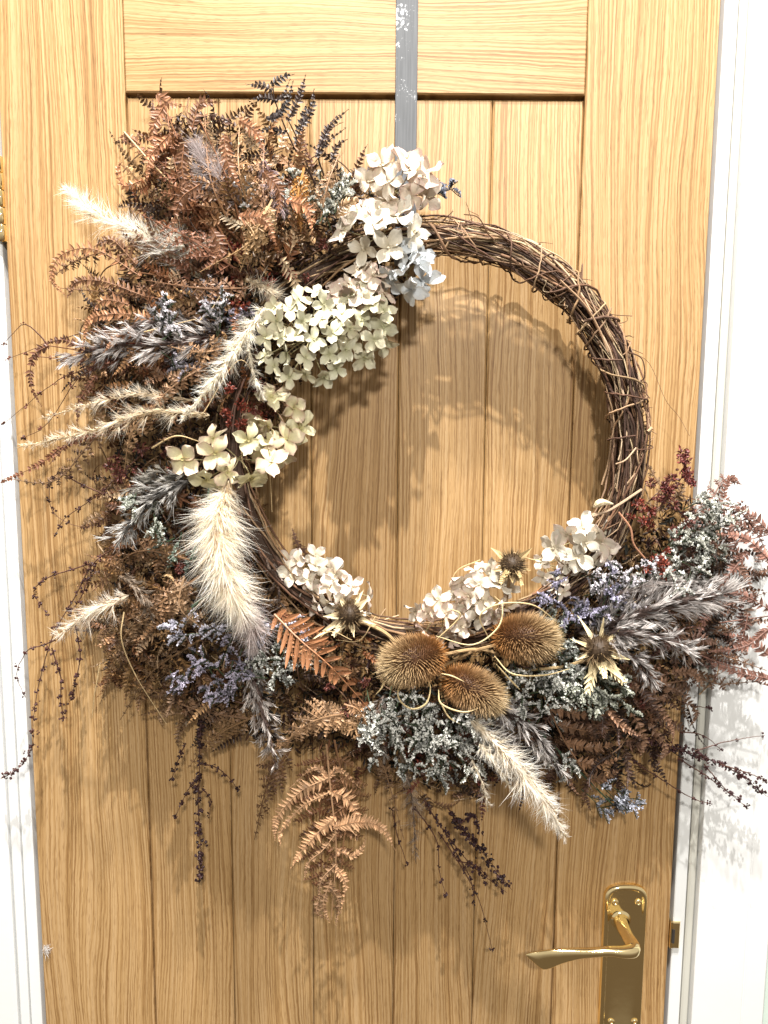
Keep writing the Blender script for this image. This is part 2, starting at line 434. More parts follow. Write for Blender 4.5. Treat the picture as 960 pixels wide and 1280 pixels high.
# neck + lever
P0 = px(776, 1150, .005); P0[1] = -.004
K = P0+OUT*.052+np.array([0, 0, -.003])
mb = MB()
def lathe_y(C0, pr, n=28):
    th = np.linspace(0, 2*np.pi, n, endpoint=False)
    V = np.array([[C0[0]+r_*math.cos(t_), -y_, C0[2]+r_*math.sin(t_)] for y_, r_ in pr for t_ in th])
    ii = np.arange(len(pr)-1)[:, None]*n; jj = np.arange(n)[None]
    return V, np.stack([ii+jj, ii+(jj+1) % n, ii+n+(jj+1) % n, ii+n+jj], -1).reshape(-1, 4)
V, Q = lathe_y(P0, [(.001, .0140), (.003, .0142), (.0052, .0132), (.0062, .0108), (.0075, .0098), (.012, .0090)])
mb.add(V, Q)
link('lever_rose', mb.mesh('lever_rose', True, off=HO), M_BRASS, hdl)
# lever: one swept surface from the neck, round the knuckle and out to the flared grip
hL = .050
path_px = [(775, 1150, .006), (779, 1160, .018), (785, 1171, .032), (791, 1182, .045), (791, 1188, .052), (780, 1190, .054), (762, 1189, .053), (740, 1190.5, .052), (715, 1192.5, .051), (694, 1196, .050), (680, 1199.5, .049), (671, 1201.5, .0485), (667, 1202.3, .0483)]
hv = [9.5, 9.0, 8.0, 8.2, 8.2, 7.2, 5.8, 6.0, 8.4, 11.6, 13.8, 14.0, 12.5]      # half height px
hd = [9.5, 9.0, 8.0, 8.2, 8.2, 7.0, 5.8, 5.0, 4.4, 3.8, 3.2, 2.8, 1.6]      # half depth mm
pp = smooth(np.column_stack([np.array(path_px), hv, hd]), 60)
Pc = px(pp[:, 0], pp[:, 1], pp[:, 2]); T = nrm(np.gradient(Pc, axis=0))
n = 24; th = np.linspace(0, 2*np.pi, n, endpoint=False); V = []
for i in range(len(Pc)):
    # section axes: 'up' blends from +x side in the neck to z in the grip
    upx = np.array([0, 0, 1.]) if i > 22 else nrm(np.array([1-i/22, 0, i/22+.05]))
    a = nrm(upx-T[i]*np.dot(upx, T[i])); b_ = np.cross(T[i], a)
    sl = np.array([0, 0, 0.]) 
    ca, sa = np.cos(th), np.sin(th)
    e = .8
    ca = np.sign(ca)*abs(ca)**e; sa = np.sign(sa)*abs(sa)**e
    slant = T[i]*(-.0)  
    rr = Pc[i]+ca[:, None]*a*pp[i, 3]*MM*.95+sa[:, None]*b_*pp[i, 4]*.001
    if i > 34: rr = rr+np.outer(ca, T[i])*(.008)*min(1, (i-34)/16)
    V.append(rr)
V = np.vstack(V); ii = np.arange(len(Pc)-1)[:, None]*n; jj = np.arange(n)[None]
Q = np.stack([ii+jj, ii+(jj+1) % n, ii+n+(jj+1) % n, ii+n+jj], -1).reshape(-1, 4)
mb = MB(); Tt = [(len(V), (len(Pc)-1)*n+q, (len(Pc)-1)*n+(q+1) % n) for q in range(n)]
V = np.vstack([V, Pc[-1]+T[-1]*.0008]); mb.add(V, Q, T=Tt)
link('lever', mb.mesh('lever', True, off=HO), M_BRASS, hdl)

# white fluff stuck on the lower left frame edge
mb = MB(); A = px(57, 1187, .002)
n = 90; dd = nrm(np.column_stack([U(-.2, 1.2, n), -U(0, .5, n), U(-.6, .9, n)]))
mb.add(*blades(A+U(-1, 1, (n, 3))*[.003, .0015, .006], dd, OUT+U(-.6, .6, (n, 3)), U(.004, .012, n), .0006, U(-1, 1, n), (.7, .68, .66), (.7, .68, .66), 3, prof='hair'))
link('plume_fluff', mb.mesh('plume_fluff'), M_HAIR, None, label='tiny wisp of white fluff caught in the lower left gap between door and frame', category='fluff')

# ------------------------------------------------------------------ door hanger strap
st = MB()
sa = px(509.5, 0, .006); sbp = px(506.5, 205, .006)
hw = .0128; xs = (sa[0]+sbp[0])/2
cbox(st, xs-hw, xs+hw, -.0068, -.0048, sbp[2]-.03, DT+.0022, .0006)
cbox(st, xs-hw, xs+hw, -.0046, TH+.003, DT+.0002, DT+.0022, .0003)
cbox(st, xs-hw, xs+hw, TH+.0012, TH+.003, DT-.05, DT, .0003)
# hook at its lower end, rising under the vine ring
hk = pxpath([(507, 228), (507, 300), (507, 330), (507, 328), (507, 300)], [.006, .008, .03, .07, .078], 20)
V, Q, C = blades(np.zeros((1, 3)), OUT, OUT, 1, 1, 0, (1, 1, 1), (1, 1, 1), 1)
side = np.array([hw, 0, 0]); V = np.stack([hk-side, hk+side], 1).reshape(-1, 3)
Q = [(2*i, 2*i+1, 2*i+3, 2*i+2) for i in range(len(hk)-1)]
st.add(V, Q)
so = link('door_hanger', st.mesh('door_hanger', off=sa), M_STRAP, None, label='flat grey metal over-door hanger strap with white scuffs, above the wreath', category='hanger')
so.location = sa

# ==================================================================== THE WREATH
CX, CY, RR = 538, 546, 250
WO = px(CX, CY, .045)
wr = empty('dried_flower_wreath', WO, label='large round vine wreath of dried ferns, plumes, hydrangeas and teasels hanging on the oak door', category='wreath')
def part(name, mb, mat, parent=None, smooth_=False, **props):
    return link(name, mb.mesh(name, smooth_, off=WO), mat, parent or wr, **props)
def jit(c, a=.2):
    c = np.asarray(c, float); return np.clip(c*(1+U(-a, a)) + U(-.02, .02, 3)*c.mean()*2, .002, 1)

# ---- vine ring
def ringpt(th, a, r, R0=RR, hc=.048):
    """th: angle round the ring (0 = right, 90 = top), a: angle round the tube, r: tube radius in px"""
    th = np.asarray(th, float); u = CX+(R0+r*np.cos(a))*np.cos(th); v = CY-(R0+r*np.cos(a))*np.sin(th)
    return px(u, v, hc+r*MM*np.sin(a))
TW = [(.17, .095, .052), (.24, .145, .08), (.10, .053, .033), (.28, .185, .11), (.34, .245, .155), (.06, .033, .022)]
ring = MB(); ring.add(*tube(ringpt(np.linspace(0, 2*np.pi, 97), 0*np.linspace(0, 1, 97)+1.5, 0.01), .0125, 8, (.05, .03, .02))[:3])
core = part('ring_core', ring, M_TWIG)
def twig(parent, t0, t1, a0, turns, rad, thick, colr, n=None, wob=2.0):
    n = n or max(12, int(abs(t1-t0)*22)); s = np.linspace(0, 1, n)
    ph = U(0, 6.3, 4)
    r = rad+wob*np.sin(s*U(5, 11)+ph[0])+wob*.5*np.sin(s*U(17, 31)+ph[1])
    a = a0+turns*2*np.pi*s+.25*np.sin(s*9+ph[2])
    P = ringpt(t0+(t1-t0)*s, a, r)
    P += (rng.normal(0, 1, (n, 3)))*.0004
    mb = MB(); rr = thick*(1-.45*s)*(1+.12*np.sin(s*40+ph[3]))
    c = np.array(jit(colr, .25))[None]*(1+.25*np.sin(s*13+ph[1]))[:, None]
    mb.add(*tube(P, rr, 5, c, True)[:3]); part('twig', mb, M_TWIG, parent, True)
for i in range(215):
    t0 = U(-.6, 1.3) if i < 115 else U(0, 6.28); ln = U(.5, 1.7)
    twig(core, t0, t0+ln*(1 if U() < .5 else -1), U(0, 6.28), U(-.5, .5), U(11, 25), U(.0009, .0019), TW[int(U(0, 6))])
for i in range(18):
    t0 = U(-.6, 1.3); ln = U(.3, 1.1)
    twig(core, t0, t0+ln*(1 if U() < .5 else -1), U(-.3, 2.6), U(-.3, .3), U(19, 26), U(.0007, .0012), (.42, .31, .20))
for i in range(17):   # binding twigs that spiral round the bundle
    t0 = U(-.45, 1.62); twig(core, t0, t0+U(.06, .55)*(1 if U() < .6 else -1), U(0, 6.28), U(.45, 1.3)*(1 if U() < .5 else -1), U(25, 28), U(.0010, .0019), TW[[0, 1, 3, 2][int(U(0, 4))]], 30, 1.8)
mb = MB()
for i in range(46):   # short stray tendrils
    t0 = U(-.3, 1.62); a0 = U(-.9, 2.2)
    P = ringpt(t0, a0, 25.); rad = nrm(P-ringpt(t0, a0, 0.01)); tg = np.array([-math.sin(t0), 0, math.cos(t0)])*(1 if U() < .5 else -1)
    L = U(.006, .026); k = U(2, 9)
    s = np.linspace(0, 1, 12)[:, None]
    Pt = P-rad*.004+rad*L*s*U(.5, 1)+tg*L*s*U(.3, 1.2)+np.sin(s*k)*L*.3*nrm(U(-1, 1, 3))
    mb.add(*tube(Pt, np.linspace(.0008, .0003, 12), 4, jit(TW[int(U(0, 6))]))[:3])
# a few traced tendrils: thin loop above the ring and the long hair of twig at the right
mb.add(*tube(pxpath([(745, 385), (765, 393), (790, 395)], [.06, .06, .055], 10), .0005, 4, (.14, .08, .05))[:3])
mb.add(*tube(pxpath([(790, 440), (812, 455), (832, 500), (848, 520), (862, 545)], [.06, .05, .045, .04, .04], 24), .00035, 4, (.20, .12, .07))[:3])
mb.add(*tube(pxpath([(785, 440), (802, 448), (806, 470), (800, 480), (812, 498)], [.075, .075, .07, .06, .06], 24), .0009, 4, (.14, .08, .05))[:3])
mb.add(*tube(pxpath([(725, 340), (727, 352), (728, 330), (725, 360)], [.06, .06, .05, .05], 16), .0009, 4, (.14, .08, .05))[:3])
mb.add(*tube(pxpath([(580, 268), (598, 272), (610, 292), (618, 300)], [.07, .08, .075, .07], 16), .0009, 4, (.16, .09, .05))[:3])
mb.add(*tube(pxpath([(700, 350), (730, 380), (748, 410), (760, 440)], .08, 16), .0011, 5, (.30, .19, .11))[:3])
part('tendrils', mb, M_TWIG, core, kind='stuff')

FK = .72
# ---- fern pinna / frond
def pinna(mb, P0, D, N, L, tl, curl, side, nt_, c0, c1, wob=.19):
    c0 = c0*FK; c1 = c1*FK
    st_ = L/nt_; p = np.array(P0, float); D = nrm(D); N = nrm(N-D*np.dot(N, D)); B = np.cross(D, N)
    ps = []; ds = []; ns = []
    k = 0
    for i in range(nt_):
        s = i/nt_
        g = curl/nt_*(.3+1.6*s*s); h = side/nt_
        D2 = D*math.cos(g)-N*math.sin(g); N = N*math.cos(g)+D*math.sin(g); D = D2
        D2 = D*math.cos(h)+B*math.sin(h); B = B*math.cos(h)-D*math.sin(h); D = D2
        ps.append(p.copy()); ds.append(D.copy()); ns.append(N.copy()); p = p+D*st_
    ps = np.array(ps); ds = np.array(ds); ns = np.array(ns); bs = np.cross(ds, ns)
    s = np.arange(nt_)/nt_
    pl = tl*(1-s**1.9)*np.minimum(1, .6+s*4)
    P = np.concatenate([ps, ps]); n2 = len(P)
    Dr = np.concatenate([bs*.86+ds*.42, -bs*.86+ds*.42])+U(-wob, wob, (n2, 3))
    Nn = np.concatenate([ns, ns])+U(-.45, .45, (n2, 3))
    cv = np.clip(1+rng.normal(0, .18, n2), .5, 1.6)[:, None]
    mb.add(*blades(P, Dr, Nn, np.concatenate([pl, pl])*U(.8, 1.1, n2), st_*.86, -U(-.2, 1.7, n2)*np.sign(curl+1e-6)*(1 if U() < .8 else -1), c0*cv, c1*cv, 3, .35, 'tooth'))
    cl = np.vstack([ps, p])
    mb.add(*tube(cl, np.linspace(.0007, .00025, len(cl)), 3, c0*1.1)[:3])

RUST = (.27, .105, .040); BRN = (.19, .085, .038); TAN = (.46, .28, .13); DK = (.045, .02, .014); GOLD = (.36, .20, .085); RED = (.30, .11, .05)
def frond(pts, h, W, np_, c, split=False, tl=6.5, curl=1.0, rolla=None, s0=.1, ang=62, mess=.25, label=None, solid=0):
    rp_ = pxpath(pts, h, 40); hm = float(np.mean(h)); W = S(W*1.12, hm); tl = S(tl*1.5, hm)
    T = nrm(np.gradient(rp_, axis=0))
    mb = MB(); cc = jit(c, .12)
    mb.add(*tube(rp_, np.linspace(.0014, .0004, 40), 5, cc*.9)[:3])
    kids = []
    ra = U(-.5, .5) if rolla is None else rolla
    for i in range(np_):
        s = s0+(1-s0)*(i+.3)/np_
        k = int(s*39); t_ = T[k]
        N = nrm(OUT-t_*np.dot(OUT, t_)); N = rot(N, t_, ra+U(-mess, mess))
        B = np.cross(t_, N)
        pl = W*(min(1, .35+s*2.6))*(1-((s-.15)/.87)**1.25 if s > .15 else 1)
        pl = max(pl, W*.10)
        for sd in (1, -1):
            a = R(ang-18*s)+U(-mess, mess)*.5
            D = nrm(t_*math.cos(a)+B*sd*math.sin(a)+N*U(-mess, mess)*.8)
            L = pl*U(.85, 1.1); nt_ = max(4, int(L/S(4.4)))
            tgt = MB() if split else mb
            pinna(tgt, rp_[k]+t_*U(0, .002), D, N+B*U(-mess, mess), L, tl*min(1, .45+L/W*.7), curl*U(.5, 1.5), -sd*U(-.1, .5), nt_, cc*U(.8, 1.15), cc*U(1.1, 1.5))
            if solid: tgt.add(*blades([rp_[k]], D, N+U(-.1, .1, 3), L*.98, S(solid), curl*.4, cc*FK*.9, cc*FK*1.25, 8, .4))
            if split: kids.append(tgt)
    o = part('fern_frond', mb, M_LEAF, **({'label': label} if label else {}))
    for kmb in kids: part('leaflet', kmb, M_LEAF, o)
    return o
def combs(lst, c, name='fern_frond', tl=7, stems=(), label=None):
    o = None; stem = MB(); cc = jit(c, .05)*FK*1.1
    for pts, h in stems: stem.add(*tube(pxpath(pts, h, 14), np.linspace(.0011, .0006, 14), 4, cc)[:3])
    if not stem.n: pts = lst[0][0]; stem.add(*tube(pxpath(pts, lst[0][1], 10), .0006, 4, cc)[:3])
    o = part(name, stem, M_LEAF, **({'label': label} if label else {}))
    for e in lst:
        pts, h = e[0], e[1]; t2 = e[2] if len(e) > 2 else tl
        P = pxpath(pts, h, 26); T = nrm(np.gradient(P, axis=0)); n = len(P)
        seg = np.linalg.norm(np.diff(P, axis=0), axis=1).sum(); m_ = max(6, int(seg/S(3.7))); ix = np.linspace(0, n-1, m_).astype(int)
        N = nrm(OUT-T[ix]*(T[ix]@OUT)[:, None]); B = np.cross(T[ix], N); s = np.linspace(0, 1, m_)
        pl = S(t2)*(1-s**2)*np.minimum(1, .5+s*4)+.0004
        PP = np.concatenate([P[ix]]*2); D = np.concatenate([B*.85+T[ix]*.5, -B*.85+T[ix]*.5])+U(-.08, .08, (2*m_, 3))
        kf = U(.5, 1.5); PP = PP+U(-1, 1, (2*m_, 3))*.0006; kb = MB(); cv = np.clip(1+rng.normal(0, .15, 2*m_), .6, 1.4)[:, None]
        kb.add(*blades(PP, D, np.concatenate([N]*2)+U(-.28, .28, (2*m_, 3)), np.concatenate([pl]*2)*U(.75, 1.15, 2*m_), seg/m_*1.1, U(-1.1, .4, 2*m_), cc*cv*kf, cc*1.25*cv*kf, 3, .3, 'tooth'))
        kb.add(*tube(P, np.linspace(.0007, .0003, n), 3, cc)[:3])
        part('leaflet', kb, M_LEAF, o)
    return o

# ---- feathery plumes
def plume(pts, h, W, nh, cb, ct, hl=1.0, droop=.5, cs=None, taper=.35, hw_=.42, mess=.34, tuft=12, label=None, axis_c=None, name='pampas_plume', fat=1.0, spr=(.35, 1.15), dn=.26):
    """W half-width in px; nh hairs; colours at base / tip of hairs"""
    ax = pxpath(pts, h, 60); hm = float(np.mean(h)); Wm = S(W*(.66 if name == 'reed_plume' else .70), hm)
    T = nrm(np.gradient(ax, axis=0)); seg = np.linalg.norm(ax[-1]-ax[0])
    nt_ = max(6, nh//tuft)
    s = np.sort(U(0, 1, nt_)**.9); k = (s*58).astype(int)
    ph = U(0, 2*np.pi, nt_)
    N1 = nrm(np.cross(T[k], [0.2, .3, .9])); N2 = np.cross(T[k], N1)
    rad = N1*np.cos(ph)[:, None]+N2*np.sin(ph)[:, None]
    env = np.minimum(1, .5+s*3)*(1-np.clip((s-taper)/(1-taper), 0, 1)**1.6*.72)
    spread = U(spr[0], spr[1], nt_)
    base = ax[k]+rad*(Wm*env*U(0, .35, nt_))[:, None]
    dirt = nrm(T[k]*U(.7, 1.1, (nt_, 1))+rad*spread[:, None]+U(-mess, mess, (nt_, 3)))
    idx = np.repeat(np.arange(nt_), tuft); n = len(idx)
    L = (Wm*env*1.75*hl*U(.55, 1.45, nt_))[idx]*U(.6, 1.15, n)
    D = nrm(dirt[idx]+rng.normal(0, dn, (n, 3)))
    P = base[idx]+dirt[idx]*(L*U(0, .45, n))[:, None]
    cb = np.asarray(cb, float); ct = np.asarray(ct, float)
    cv = np.clip(1+rng.normal(0, .16, nt_), .6, 1.35)[idx][:, None]
    if name == 'reed_plume':
        L = (Wm*.95*hl*np.clip(rng.normal(1, .25, nt_), .5, 1.5))[idx]*U(.55, 1.1, n); D = nrm(dirt[idx]+rng.normal(0, .13, (n, 3))); P = base[idx]+(rad[idx]*(Wm*env*np.clip(spread, 0, 1)*U(0, 1.0, nt_))[idx][:, None])+dirt[idx]*(L*U(0, .55, n))[:, None]
        cv = np.clip(1+rng.normal(0, .35, nt_), .3, 1.2)[idx][:, None]; ct = ct*np.where(U(0, 1, (n, 1)) < .25, .45, 1)
    mb = MB()
    Nn = rad[idx]+U(-.6, .6, (n, 3))
    mb.add(*blades(P, D, Nn, L, MM*hw_*U(.7, 1.3, n), U(-1.6, 1.8, n)*droop, cb*cv, ct*cv, 3, prof='leaf' if name == 'reed_plume' else 'hair', cpow=.75 if name == 'reed_plume' else .8))
    mb.add(*tube(ax, np.linspace(.0013, .0004, 60), 4, axis_c if axis_c is not None else cb*.8)[:3])
    # dense seed heads close to the stem
    n2 = nh//3; k = (U(0, .92, n2)*58).astype(int); N = nrm(U(-1, 1, (n2, 3)))
    e2 = (1-(k/58)**2*.7)
    mb.add(*blades(ax[k]+N*(Wm*.25*e2)[:, None], T[k]+N*.5, N, Wm*.55*e2*U(.6, 1.2, n2), MM*1.3*fat, U(-.4, .4, n2), cb*.9, cb*1.05, 2, prof='leaf'))
    return part(name, mb, M_HAIR, None, True, **({'label': label} if label else {}))
WHT = (.95, .93, .88); CRM = (.88, .82, .68); CRM2 = (.70, .60, .44)
LAVB = (.115, .080, .068); LAVT = (.95, .90, .86)

# ---- hydrangea
def petal_mesh(seed, crumple):
    r = np.random.default_rng(seed); mb = MB()
    nu, nv = 6, 5
    rotp = r.uniform(0, 6.28)
    for q in range(4):
        a = q*math.pi/2+r.uniform(-.16, .16)+rotp; L = r.uniform(.88, 1.1); Wd = r.uniform(.33, .42)
        cup = r.uniform(-.15, .55)+crumple*r.uniform(-.5, .6); tw = r.uniform(-.3, .3)*(1+crumple*2)
        fr_ = r.uniform(4, 8); p1, p2 = r.uniform(0, 6.28, 2)
        g = []
        for i in range(nu+1):
            s = i/nu; wd = Wd*(math.sin(math.pi*min(1, (.04+.86*s)**1.25 if s else .04)))**.62*(1 if s < .8 else 1-((s-.8)/.2)**2*.45)
            for j in range(nv):
                t_ = (j/(nv-1)*2-1); x = s*L*(1+.03*math.cos(t_*3)) - (abs(t_)**2)*s*.05; y = t_*wd
                z = cup*s*s*.5+.10*abs(t_)*wd*2+crumple*.13*math.sin(fr_*s+p1)*(t_)+crumple*.10*math.sin(t_*fr_*.7+p2)*s+tw*y*s + .02*math.sin(t_*9+p1)*s
                g.append((x, y, z))
        g = np.array(g); ca, sa = math.cos(a), math.sin(a)
        V = np.column_stack([g[:, 0]*ca-g[:, 1]*sa, g[:, 0]*sa+g[:, 1]*ca, g[:, 2]+(.03 if q % 2 else 0)])
        Q = [(i*nv+j, i*nv+j+1, (i+1)*nv+j+1, (i+1)*nv+j) for i in range(nu) for j in range(nv-1)]
        # colour attr: x = distance along the petal, y = across, z = random
        C = np.column_stack([np.repeat(np.arange(nu+1)/nu, nv), np.tile(abs(np.linspace(-1, 1, nv)), nu+1), np.full(len(V), r.uniform())])
        mb.add(V, Q, C)
    th = np.linspace(0, 2*np.pi, 7)[:6]
    V = [(0, 0, .16)]+[(.09*math.cos(t_), .09*math.sin(t_), .10) for t_ in th]+[(.07*math.cos(t_), .07*math.sin(t_), .0) for t_ in th]
    mb.add(V, [(1+i, 1+(i+1) % 6, 7+(i+1) % 6, 7+i) for i in range(6)], (0, 0, .5), T=[(0, 1+i, 1+(i+1) % 6) for i in range(6)])
    return mb.mesh('floret', True)
def petal_mat(name, base, tip, edge):
    mt, t, b = newmat(name)
    at = nd(t, 'ShaderNodeAttribute', attribute_name='col'); s = nd(t, 'ShaderNodeSeparateXYZ'); t.links.new(at.outputs['Vector'], s.inputs[0])
    oi = nd(t, 'ShaderNodeObjectInfo'); tcn = nd(t, 'ShaderNodeTexCoord')
    n = noise(t, tcn.outputs['Object'], 2.2, 3, .6)
    c = mixc(t, math_(t, 'POWER', s.outputs[0], .8), base, tip)
    ef = math_(t, 'MULTIPLY', math_(t, 'POWER', math_(t, 'MAXIMUM', s.outputs[0], s.outputs[1]), 3.0), math_(t, 'MULTIPLY', math_(t, 'GREATER_THAN', math_(t, 'ADD', math_(t, 'MULTIPLY', n, .6), math_(t, 'MULTIPLY', oi.outputs['Random'], .6)), .62), .6))
    c = mixc(t, ef, c, edge)
    vein = noise(t, comb(t, math_(t, 'MULTIPLY', s.outputs[0], 3.), math_(t, 'MULTIPLY', s.outputs[1], 9.), s.outputs[2]), 2, 3)
    k = math_(t, 'ADD', math_(t, 'MULTIPLY', vein, .34), math_(t, 'ADD', math_(t, 'MULTIPLY', oi.outputs['Random'], .22), .52))
    c = mixc(t, 1.0, c, comb(t, k, k, k), 'MULTIPLY')
    t.links.new(c, b.inputs['Base Color']); b.inputs['Roughness'].default_value = .55; b.inputs['Specular IOR Level'].default_value = .3
    bm = nd(t, 'ShaderNodeBump'); bm.inputs['Strength'].default_value = .35; bm.inputs['Distance'].default_value = .001
    t.links.new(vein, bm.inputs['Height']); t.links.new(bm.outputs[0], b.inputs['Normal'])
    tr = nd(t, 'ShaderNodeBsdfTranslucent'); t.links.new(c, tr.inputs[0])
    mx = nd(t, 'ShaderNodeMixShader'); mx.inputs[0].default_value = .12
    t.links.new(b.outputs[0], mx.inputs[1]); t.links.new(tr.outputs[0], mx.inputs[2]); t.links.new(mx.outputs[0], t.nodes['Material Output'].inputs[0])
    return mt
PM = {'green': petal_mat('cream_green_petal', (.52, .50, .28), (.76, .73, .56), (.62, .52, .36)),
      'pinkcream': petal_mat('cream_pink_petal', (.62, .50, .34), (.86, .76, .64), (.60, .34, .30)),
      'blue': petal_mat('ice_blue_petal', (.62, .66, .68), (.80, .84, .86), (.62, .55, .45)),
      'white': petal_mat('white_petal', (.70, .60, .42), (.88, .82, .70), (.72, .50, .46)),
      'yellow': petal_mat('yellow_cream_petal', (.62, .54, .24), (.84, .78, .54), (.46, .22, .22))}
fl_meshes = {}
def floret_mesh(kind, crumple):
    key = (kind, round(crumple, 1), int(U(0, 5)))
    if key not in fl_meshes:
        me = petal_mesh(hash(key[1])+key[2]*17+len(fl_meshes)*5, crumple); me.materials.append(PM[kind]); fl_meshes[key] = me
    return fl_meshes[key]
def hydrangea(cu, cv, rx, ry, h, n, size, kind, crumple=.3, flat=.9, gap=.84, label=None, hr=None):
    C = px(cu, cv, h); hr = hr or .028
    mb = MB(); head = None; pos = []
    for tries in range(3000):
        if len(pos) >= n: break
        a = U(0, 6.28); r = math.sqrt(U(0, 1)); x, y = r*math.cos(a), r*math.sin(a)
        z = math.sqrt(max(0, 1-r*r*flat))
        P = px(cu+x*rx, cv+y*ry, h-hr+hr*z+U(-.003, .004)*1.2)
        if all(np.linalg.norm(P-q[0]) > S(size)*gap for q in pos): pos.append((P, x, y))
    for P, x, y in pos:
        b0 = C+OUT*(-.035); mb.add(*tube(bez(b0, (P+b0)/2+U(-1, 1, 3)*.004, P, 7), .0006, 4, (.30, .26, .14))[:3])
    head = part('hydrangea_head', mb, M_TWIG, **({'label': label} if label else {}))
    for P, x, y in pos:
        nrmv = nrm(np.array([x*.75, -1, -y*.75])+rng.normal(0, .28+.25*crumple, 3)*[1, .3, 1])
        q = Vector(nrmv).to_track_quat('Z', 'Y')
        o = link('floret', floret_mesh(kind, crumple), None, head)
        o.location = P-WO; o.rotation_euler = (q @ Matrix.Rotation(U(0, 6.28), 3, 'Z').to_quaternion()).to_euler()
        sc = S(size, h)*.92*U(.85, 1.12); o.scale = (sc, sc, sc*U(.8, 1.3))
    return head

# ---- teasel
def ellips(c, A, a, b, nu=24, nv=18):
    A = nrm(A); B = nrm(np.cross(A, [0.1, .2, 1])); Cc = np.cross(A, B)
    V = []; 
    for i in range(nu+1):
        t_ = math.pi*i/nu
        for j in range(nv):
            p = 2*math.pi*j/nv; V.append(c-A*a*math.cos(t_)+(B*math.cos(p)+Cc*math.sin(p))*b*math.sin(t_)*(1-.12*math.cos(math.pi-t_)))
    Q = [(i*nv+j, i*nv+(j+1) % nv, (i+1)*nv+(j+1) % nv, (i+1)*nv+j) for i in range(nu) for j in range(nv)]
    return np.array(V), Q
def teasel(u, v, h, a, b, axpx, n, stempts, bracts, label):
    c = px(u, v, h); a_, b_ = S(a, h), S(b, h)
    A = nrm(np.array([axpx[0], axpx[2], -axpx[1]], float)); B = nrm(np.cross(A, [0.1, .2, 1])); Cc = np.cross(A, B)
    mb = MB(); V, Q = ellips(c, A, a_*.86, b_*.80); mb.add(V, Q, (.09, .04, .016))
    i = np.arange(n)+.5; z = 1-2*i/n; p = np.pi*(1+5**.5)*i       # spiral rows
    rr = np.sqrt(1-z*z); rad = B*np.cos(p)[:, None]+Cc*np.sin(p)[:, None]
    P = c-A*(a_*.86*z)[:, None]+rad*(b_*.80*rr)[:, None]
    out = nrm(rad*rr[:, None]*1.1-A*(z*.6)[:, None]+A*.35)
    t_ = np.clip((1-z)/2, 0, 1)[:, None]
    c0 = np.array([.13, .055, .016])*(1-t_)+np.array([.13, .065, .025])*t_; c1 = np.array([.42, .17, .04])*(1-t_)+np.array([.62, .47, .26])*t_
    L = S(12.5, h)*U(.8, 1.25, n)*(1+.5*t_[:, 0])
    mb.add(*blades(P, out+U(-.10, .10, (n, 3)), rad+.01, L, .0011, -U(.0, .6, n), c0, c1*U(.8, 1.1, n)[:, None], 3, prof='hair'))
    mb.add(*blades(P, out+U(-.10, .10, (n, 3)), np.cross(rad, A)+.01, L*.9, .0013, U(-.2, .2, n), c0, c1*.9, 2, prof='hair'))
    o = part('teasel_head', mb, M_SPINE, label=label)
    s_ = MB(); s_.add(*tube(pxpath(stempts[0], stempts[1], 14), .0019, 6, (.36, .24, .12))[:3]); part('stem', s_, M_TWIG, o)
    for bp, bh in bracts:
        k = MB(); P = pxpath(bp, bh, 24); w_ = np.sin(np.linspace(.25, 3.1, 24))**.6*.0016
        k.add(*tube(P, np.maximum(w_*.62, .00025), 5, np.array([.60, .46, .24])*U(.85, 1.1))[:3]); part('bract', k, M_SPINE, o)
    return o

# ---- sea holly / thistle
def thistle(u, v, h, r, bracts, label, col=(.62, .52, .30), lit=1.0):
    c = px(u, v, h); r_ = S(r, h); mb = MB(); A = nrm([0.1, -1, .25]); V, Q = ellips(c, A, r_*.9, r_*.85, 12, 12); mb.add(V, Q, (.05, .032, .018))
    n = 420; d = nrm(rng.normal(0, 1, (n, 3)))
    mb.add(*blades(c+d*r_*.75, d+A*.25, U(-1, 1, (n, 3)), r_*U(.45, .8, n), .001, U(-.2, .4, n), (.07, .045, .025), (.30, .20, .10), 2, prof='hair'))
    o = part('thistle_head', mb, M_SPINE, label=label)
    for (du, dv, dh, wd) in bracts:
        k = MB(); tip = px(u+du, v+dv, h+dh); D = tip-c; L = np.linalg.norm(D); D = D/L
        N = nrm(OUT*.8+[0, 0, .4]); cb = np.array(col)*U(.85, 1.15)
        k.add(*blades([c+D*r_*.3], D, N, L-r_*.3, S(wd)*.72, U(-.7, .5), cb*.75, cb*1.15, 9, .5, 'spike'))
        # side prongs of the toothed bract
        B = nrm(np.cross(D, N)); m_ = 4
        for sd in ((1, -1) if wd > 15 else ()):
            ss = np.array([.35, .5, .65, .78])[:m_]
            k.add(*blades(c+D*(r_*.3+L*ss[:, None]), D*.9+B*sd*.55, N, L*.36*(1.2-ss), S(wd)*.22, U(-.5, .5, 4), cb, cb*1.1, 3, .3, 'hair'))
        part('bract', k, M_SPINE, o)
    return o

